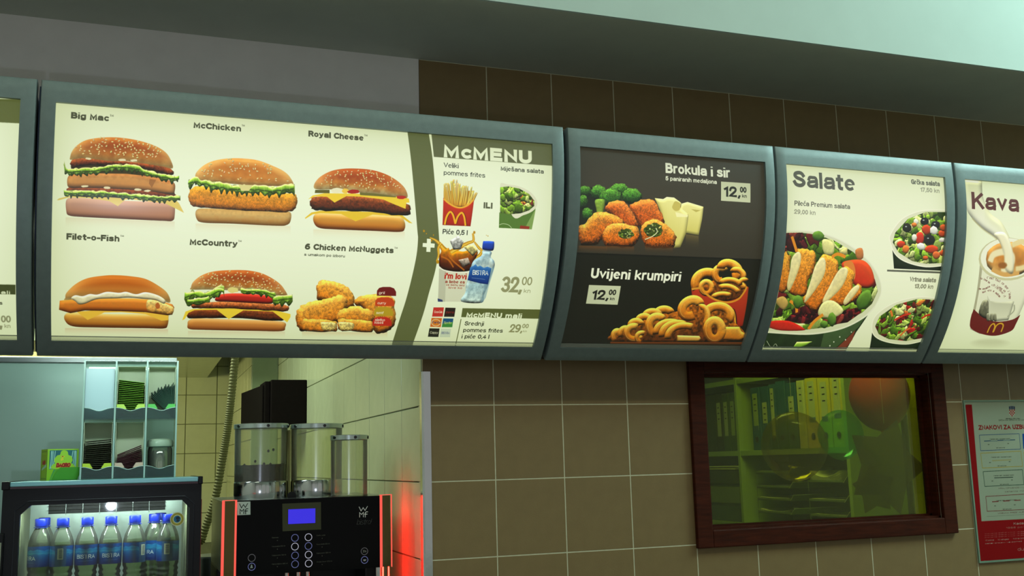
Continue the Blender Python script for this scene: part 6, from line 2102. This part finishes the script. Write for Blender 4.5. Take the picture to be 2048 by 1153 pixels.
def carton(q, r_, flap, label):
    x0, x1 = xsd[q] + .004, xsd[q + 1] - .004
    z0 = zsd[r_] + .0025
    z1 = z0 + (.150 if r_ == 0 else .145)
    t = thing('tea_carton', label, 'tea carton', ((x0 + x1) / 2, .42, z0), 'open tea cartons in the organiser')
    b = MB().box(x0, x0 + .001, HY0 + .004, HY1 - .006, z0, z1).box(x1 - .001, x1, HY0 + .004, HY1 - .006, z0, z1)
    b.box(x0, x1, HY1 - .007, HY1 - .006, z0, z1).box(x0, x1, HY0 + .004, HY1 - .006, z0, z0 + .001)
    b.build('box_shell', M_CARD, t)
    MB().box(x0, x1, HY0 + .02, HY1 - .006, z1 - .001, z1).build('top_flap', M_CARD, t)
    c = mat('carton_flap_' + flap, {'lime': (176, 214, 90), 'green': (90, 190, 90), 'yellow': (190, 214, 60), 'pink': (206, 180, 160)}[flap], .6)
    for s_ in (0, 1):
        xa, xb = (x0, x0 + .026) if s_ == 0 else (x1 - .026, x1)
        xc = xa + .018 if s_ == 0 else xb - .018
        za = z0 + .026
        poly = [(xa, za), (xb, za), (xc, za + .013), (xa, za + .013)] if s_ == 0 else [(xa, za), (xb, za), (xb, za + .013), (xc, za + .013)]
        MB().prism_y(poly, HY0 + .001, HY0 + .002).build('tear_flap', c, t)
    return x0 + .002, x1 - .002, z0 + .0012


def sachets(q, r_, kind, n, pitch, tilt, fan, label, group, carton_box):
    x0, x1, z0 = carton_box
    base = None
    m = mat('sachet_' + kind, SACH[kind], .45, noise=.15, nscale=80)
    me_ = mat('sachet_edge_' + kind, tuple(min(255, c * 1.5 + 20) for c in SACH[kind]), .5)
    for k in range(n):
        if base is None:
            t = thing('tea_sachet', label, 'tea sachet', (0, 0, 0), group)
            w2 = (x1 - x0) / 2 - .001 if not fan else .043
            MB().box(-w2, w2, -.030, .030, -.0009, .0009).build('pouch', m, t, bevel=.0006, seg=1).matrix_parent_inverse = Matrix()
            MB().box(-w2 * .97, w2 * .97, -.0312, -.030, -.0003, .0006).build('sealed_edge', me_, t).matrix_parent_inverse = Matrix()
            base = t
            o = t
        else:
            o = copy_tree(base)
        o['label'] = label
        if k == n - 1:
            o['label'] = ('rightmost upright ' if fan else 'topmost ') + label.split(' tea sachet')[0] + ' tea sachet ' + label.split('tea sachet ')[1].replace('stacked flat in', 'on the stack in').replace('in the low tilted pile', 'of the low tilted pile')
        a = tilt * (k / max(1, n - 1)) + fan * (k / max(1, n - 1)) ** 2
        lift = math.sin(abs(math.radians(a))) * (x1 - x0) / 2
        if fan:
            a = 44 + (fan - 44) * k / (n - 1)
            L = .038 + .009 * ((k * 7) % 5) / 4
            o.location = (x1 - .003 - L * math.cos(math.radians(a)), .425 + .0012 * ((k * 7) % 3 - 1), z0 + .002 + L * math.sin(math.radians(a)) + .0004 * k)
            o.rotation_euler = (0, math.radians(a), 0)
            continue
        o.location = ((x0 + x1) / 2, .425 + .0012 * ((k * 7) % 3 - 1), z0 + .001 + k * pitch + lift)
        o.rotation_euler = (0, math.radians(-a), 0)


cb = carton(1, 1, 'lime', 'white tea carton in the middle of the upper row, holding the lime green sachets')
sachets(1, 1, 'lime', 21, .0048, -7, 0, 'lime green tea sachet stacked flat in the upper middle compartment', 'lime sachets in the upper middle compartment', cb)
cb = carton(2, 1, 'green', 'white tea carton at the upper right, holding the fanned dark green sachets')
sachets(2, 1, 'forest', 19, .0020, 0, 92, 'dark green tea sachet fanned out in the upper right compartment', 'dark green sachets in the upper right compartment', cb)
cb = carton(0, 0, 'yellow', 'white tea carton at the lower left, holding the olive black sachets')
sachets(0, 0, 'olive', 20, .0050, 5, 0, 'olive black tea sachet stacked flat in the lower left compartment', 'olive sachets in the lower left compartment', cb)
cb = carton(1, 0, 'pink', 'white tea carton in the middle of the lower row, holding the maroon sachets')
sachets(1, 0, 'maroon', 18, .0034, 22, 0, 'maroon tea sachet in the low tilted pile of the lower middle compartment', 'maroon sachets in the lower middle compartment', cb)

# glass jar
jx, jy, jz = (xsd[2] + xsd[3]) / 2, .428, zsd[0] + .003
jr = thing('lidded_jar', 'glass jar with a pale lid in the lower right compartment', 'jar', (jx, jy, jz))
MB().lathe((jx, jy, jz), [(.028, 0), (.032, .004), (.033, .07), (.030, .082)], 32, caps=False).build('jar_body', thin_glass('jar_glass', (226, 236, 220), .93, .02, 1.5, 2.0), jr, smooth=True)
MB().lathe((jx, jy, jz), [(.018, .002), (.024, .006), (.024, .062), (.020, .070)], 24).build('steel_insert', M_CHROME, jr, smooth=True)
MB().lathe((jx, jy, jz), [(.033, .080), (.0352, .082), (.0352, .094), (.032, .099), (.020, .103)], 32).build('jar_lid', mat('jar_lid_plastic', (150, 172, 150), .3), jr, smooth=True)

# ---------------------------------------------------------------- coffee machine
MX0, MX1, MY, MZ0, MZ1 = -.500, -.062, .10, 1.281, 1.467
cm = thing('coffee_machine', 'black automatic coffee machine with glowing red light strips', 'coffee machine', (-.28, .33, .93))
MB().box(MX0 + .004, MX1 - .004, MY + .030, .55, MZ0 + .002, MZ1 - .006).build('upper_body', M_STEEL, cm, bevel=.003)
MB().box(MX0 + .004, MX1 - .004, .30, .55, .93, MZ0 + .002).build('lower_body', M_BLACK, cm, bevel=.003)
MB().box(MX0 + .004, MX1 - .004, .13, .55, .93, .98).build('drip_tray', M_STEEL, cm, bevel=.003)
MB().box(MX0 + .002, MX1 - .002, MY + .010, .55, MZ1 - .006, MZ1 - .001).build('top_plate', M_STEEL, cm, bevel=.001)
LED = (255, 92, 78)
M_LED = mat('red_light_strip', (30, 4, 4), .4, emit=LED, es=1.0)
M_LEDS = mat('red_light_edge', (30, 4, 4), .4, emit=(255, 36, 26), es=26.0)


def fcanvas():
    cv = Canvas(-.4635, -.0945, MZ0, MZ1, 3600, (7, 7, 9), lambda u, v: (lambda p: (p[0], p[2]))(at_y(u, v, MY)))
    k = (400, 960, 4.267)
    cv.fill(crop(*k, [(316, 190), (430, 187), (431, 300), (318, 305)]), (206, 216, 208))

    def wmf(x, y, s_, c):
        cv.strokes([cv.P(crop(*k, [(x, y), (x + 16 * s_, y + 34 * s_), (x + 34 * s_, y + 6 * s_), (x + 50 * s_, y + 30 * s_), (x + 70 * s_, y - 4 * s_)]))], 6 * s_, c)
        cv.strokes([cv.P(crop(*k, [(x + 4 * s_, y + 86 * s_), (x + 4 * s_, y + 48 * s_), (x + 20 * s_, y + 64 * s_), (x + 36 * s_, y + 46 * s_), (x + 36 * s_, y + 84 * s_)]))], 7 * s_, c)
        cv.strokes([cv.P(crop(*k, [(x + 52 * s_, y + 86 * s_), (x + 52 * s_, y + 50 * s_), (x + 60 * s_, y + 42 * s_), (x + 72 * s_, y + 42 * s_)])),
                    cv.P(crop(*k, [(x + 46 * s_, y + 62 * s_), (x + 68 * s_, y + 61 * s_)]))], 7 * s_, c)
    wmf(338, 208, .98, (16, 18, 18))
    wmf(1358, 234, 1.0, (255, 255, 255))
    TX(cv, k, 'bistro!', 1338, 386, 1458, 380, 46, (112, 114, 112), -.018, slant=.2)
    # display surround: its room reflection painted as flat olive
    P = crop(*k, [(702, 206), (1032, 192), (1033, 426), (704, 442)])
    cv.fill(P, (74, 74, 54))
    T_ = (126, 126, 110)
    for ys_, tl, tr in ((498, 'Espresso', 'Caffe Latte'), (572, 'Kava duža 200 ml', 'Kava duža 220 ml'), (648, 'Cappuccino 130 ml', 'Cappuccino 260 ml'), (722, 'Kava mlijeko 250 ml', 'Vruća čokol. 275 ml')):
        TX(cv, k, tl, 614, ys_ + 4, 614 + len(tl) * 7, ys_, 10, T_, .0)
        TX(cv, k, tr, 994, ys_ - 14, 994 + len(tr) * 7, ys_ - 20, 10, T_, .0)
        cv.fill(crop(*k, blob(660, ys_ + 22, 4, 4, 0, 8)), (100, 100, 90))
        cv.fill(crop(*k, blob(1042, ys_ + 4, 4, 4, 0, 8)), (100, 100, 90))
    TX(cv, k, '2s', 1390, 622, 1420, 620, 20, (190, 190, 180), .01)
    cv.fill(crop(*k, [(1392, 682), (1412, 681), (1420, 684), (1412, 696), (1396, 698)]), (190, 190, 190))
    cv.fill(crop(*k, [(436, 726), (444, 726), (452, 756), (428, 757)]), (170, 176, 170))
    return cv


fp = MB().box(-.4635, -.0945, MY, MY + .010, MZ0, MZ1)
cvf = fcanvas()
mf = print_material('print_machine_front', cvf.image('print_machine_front'), .10, spec=.12)
po = fp.build('front_panel', mf, cm)
set_uv(po, lambda co: ((co.x - cvf.x0) / (cvf.x1 - cvf.x0), (co.z - cvf.y0) / (cvf.y1 - cvf.y0)))
a_, b_ = at_y(400 + 752 / 4.267, 960 + 382 / 4.267, MY), at_y(400 + 984 / 4.267, 960 + 244 / 4.267, MY)
MB().box(a_[0], b_[0], MY - .0010, MY - .0002, a_[2] + .0005, b_[2] - .0005).build('display', mat('blue_display', (4, 4, 40), .3, emit=(62, 50, 236), es=.85), po)
M_RINGB = mat('button_ring_blue', (20, 24, 60), .4, emit=(96, 102, 150), es=.8)
M_RINGW = mat('button_ring_white', (60, 60, 60), .4, emit=(190, 190, 206), es=.75)
M_RINGD = mat('button_ring_dim', (40, 40, 42), .4, emit=(84, 84, 86), es=.7)
for u, v, m in ((810, 498, M_RINGB), (810, 572, M_RINGW), (811, 648, M_RINGB), (811, 722, M_RINGB), (925, 492, M_RINGW), (925, 567, M_RINGB), (926, 641, M_RINGW), (927, 716, M_RINGW), (441, 669, M_RINGD), (441, 744, M_RINGB), (1403, 612, M_RINGD), (1404, 686, M_RINGB)):
    p = at_y(400 + u / 4.267, 960 + v / 4.267, MY)
    b = MB()
    pts = [(p[0] + .0088 * math.cos(t), MY - .0006, p[2] + .0088 * math.sin(t)) for t in np.linspace(0, 2 * math.pi, 29)]
    b.tube(pts, .0008, 5)
    b.build('button_ring', m, po)
# pillars with red strips
for x0, x1, s_ in ((MX0, -.464, 0), (-.094, MX1, 1)):
    MB().box(x0 + .006, x1 - .005, MY - .004, MY + .03, MZ0 - (.10 if s_ == 0 else -.001), MZ1).build('mirror_pillar', mat('smoked_mirror', (110, 96, 60), .08, 1), cm)
    zb = MZ0 - (.10 if s_ == 0 else -.0)
    MB().box(x0, x0 + .0058, MY - .003, MY + .012, zb, MZ1 + .0005).build('light_strip', M_LED, cm)
    if s_ == 0:
        MB().box(x1 - .0048, x1, MY - .003, MY + .012, zb, MZ1 + .0005).build('light_strip', M_LED, cm)
    else:
        MB().box(x1 - .002, x1, MY - .004, MY + .002, zb, MZ1 + .0005).build('light_strip', M_LED, cm)
    MB().box(x0, x1, MY - .004, MY + .004, MZ1 + .0006, MZ1 + .0022).build('light_cap', M_LED, cm)
# strips that wash the tiled wall at the machine's right side
MB().box(MX1 - .003, MX1 - .0005, MY + .03, MY + .034, MZ0 - .05, MZ1 - .012).build('side_light', M_LEDS, cm)
MB().box(MX1 - .003, MX1 - .0005, MY + .10, MY + .112, MZ0 - .12, MZ1 - .008).build('side_light', M_LEDS, cm)
# outlets below the front
for x in (-.325, -.295, -.27):
    MB().tube([(x, .19, 1.285), (x, .19, 1.22)], .006, 12).build('coffee_spout', M_CHROME, cm, smooth=True)
MB().box(-.12, -.075, .17, .29, 1.19, 1.279).build('milk_spout', M_BLACK, cm, bevel=.004)
MB().tube([(-.085, .16, 1.28), (-.085, .16, 1.18)], .010, 14).build('steam_wand', M_CHROME, cm, smooth=True)

M_HOP = thin_glass('hopper_plastic', (240, 242, 222), .955, .21, 1.3, .7, .11)
M_BEAN = mat('coffee_beans', (44, 26, 16), .5, noise=.5, nscale=120, bump=1, bscale=160)
M_LIDR = mat('hopper_lid_metal', (196, 208, 202), .22, .9)
M_BAND = mat('hopper_band_metal', (206, 208, 208), .14, 1)


def hopper(cx, cy, r, z0, z1, band, fill, name):
    h = MB().lathe((cx, cy, z0), [(r * .985, band), (r, z1 - z0 - .012)], 40, caps=False).build(name, M_HOP, cm, smooth=True)
    MB().lathe((cx, cy, z0), [(r * 1.0, 0), (r * 1.01, .002), (r * 1.01, band - .003), (r * .99, band)], 40).build('hopper_base', M_BAND if band > .02 else M_HOP, h, smooth=True)
    l = MB()
    l.lathe((cx, cy, z0), [(r * 1.0, z1 - z0 - .014), (r * 1.04, z1 - z0 - .0125), (r * 1.04, z1 - z0 - .001), (r * 1.01, z1 - z0)], 40)
    l.build('hopper_lid', M_LIDR, h, smooth=True)
    if fill:
        b = MB()
        N = 36
        R_ = r * .955
        vs, fs = [], []
        rs_ = random.Random(3)
        for rr, zz in ((R_, band + .001), (R_, fill)):
            for k in range(N):
                a = 2 * math.pi * k / N
                vs.append((cx + rr * math.cos(a), cy + rr * math.sin(a), z0 + zz + (rs_.random() * .004 if zz == fill else 0)))
        fs = [(k, (k + 1) % N, N + (k + 1) % N, N + k) for k in range(N)] + [tuple(range(N - 1, -1, -1)), tuple(range(N, 2 * N))]
        b.add(vs, fs)
        o = b.build('bean_fill', M_BEAN, h)
        o['kind'] = 'stuff'
        for q in range(26):
            a = -math.pi / 2 + (rs_.random() - .5) * 2.2
            zz = fill + .002 + rs_.random() ** 3 * .05
            MBb = MB().lathe((0, 0, 0), [(.0008, -.004), (.0030, -.002), (.0034, 0), (.0030, .002), (.0008, .004)], 8)
            if q < 8:
                MBb.v = [(x + cx + (R_ - .001) * math.cos(a), y + cy + (R_ - .001) * math.sin(a), z + z0 + zz) for x, y, z in MBb.v]
                MBb.build('stuck_bean', M_BEAN, h)
    return h


def screw(h, cx, cy, r, z, ang):
    m = MB().lathe((0, 0, 0), [(.0042, 0), (.0042, .0018)], 14)
    a = math.radians(ang)
    m.v = [(cx + (r + z2) * math.cos(a) - x * math.sin(a), cy + (r + z2) * math.sin(a) + x * math.cos(a), z + y) for x, y, z2 in m.v]
    return m.build('lid_screw', M_GLOSSB, h)


for cx, cy, r, z0, z1, band, fill, nm in ((-.386, .285, .0715, MZ1 - .001, 1.668, .046, .088, 'bean_hopper'), (-.2335, .285, .0715, MZ1 - .001, 1.666, .046, 0, 'bean_hopper'), (-.165, .160, .0495, MZ1 - .001, 1.630, .006, 0, 'powder_hopper')):
    h = hopper(cx, cy, r, z0, z1, band, fill, nm)
    for g_a in (-150, -82, -20):
        screw(h, cx, cy, r * 1.04, z1 - .007, g_a)
MB().tube([(-.31, .22, MZ1 + .004), (-.31, .212, MZ1 + .004)], .012, 16).build('grinder_knob', M_BLACK, cm, smooth=True)
MB().box(-.3135, -.3075, .27, .29, MZ1, 1.650).build('hopper_divider', mat('yellowed_plastic', (176, 172, 96), .4), cm)

# dark loudspeaker box on the corridor wall
sp = thing('wall_speaker', 'dark brown loudspeaker box fixed to the pale corridor wall', 'speaker', (-.1, 2.1, 1.8))
MB().box(-.158, -.001, 2.02, 2.28, 1.735, 1.935).build('cabinet', mat('dark_speaker_cloth', (20, 15, 15), .85, noise=.15, nscale=90, spec=.08), sp, bevel=.004)
MB().box(-.182, -.160, 2.05, 2.26, 1.735, 1.930).build('side_board', MATS['dark_speaker_cloth'], sp, bevel=.002)
MB().add([(-.190, 2.08, 1.735), (-.184, 2.08, 1.735), (-.184, 2.08, 1.915), (-.190, 2.08, 1.915), (-.235, 2.60, 1.735), (-.229, 2.60, 1.735), (-.229, 2.60, 1.915), (-.235, 2.60, 1.915)],
         [(0, 1, 2, 3), (7, 6, 5, 4), (0, 4, 5, 1), (1, 5, 6, 2), (2, 6, 7, 3), (3, 7, 4, 0)]).build('bracket_plate', MATS['dark_speaker_cloth'], sp)

# ribbed hose
pts = smooth([(-.362, 1.4, 2.10), (-.368, 1.4, 1.962), (-.380, 1.4, 1.807), (-.391, 1.4, 1.694), (-.407, 1.4, 1.583), (-.431, 1.4, 1.436), (-.472, 1.4, 1.302), (-.50, 1.39, 1.15), (-.50, 1.38, .02)], 26, False)
P = [Vector(p) for p in pts]
rad = [.0135 + (.0022 if k % 2 else -.0008) for k in range(len(P))]
MB().tube(P, rad, 12).build('ribbed_hose', mat('beige_hose_plastic', (116, 112, 66), .7), None)
tag(scene.objects['ribbed_hose'], 'beige ribbed drain hose hanging down behind the coffee machine', 'hose')

# steel urn behind, between cooler and machine
ur = thing('steel_container', 'stainless steel container on the counter behind the cooler and the machine', 'container', (-.46, .80, .93))
MB().lathe((-.46, .80, .93), [(.075, 0), (.078, .004), (.078, .345), (.074, .352)], 40).build('container_body', M_STEEL, ur, smooth=True)
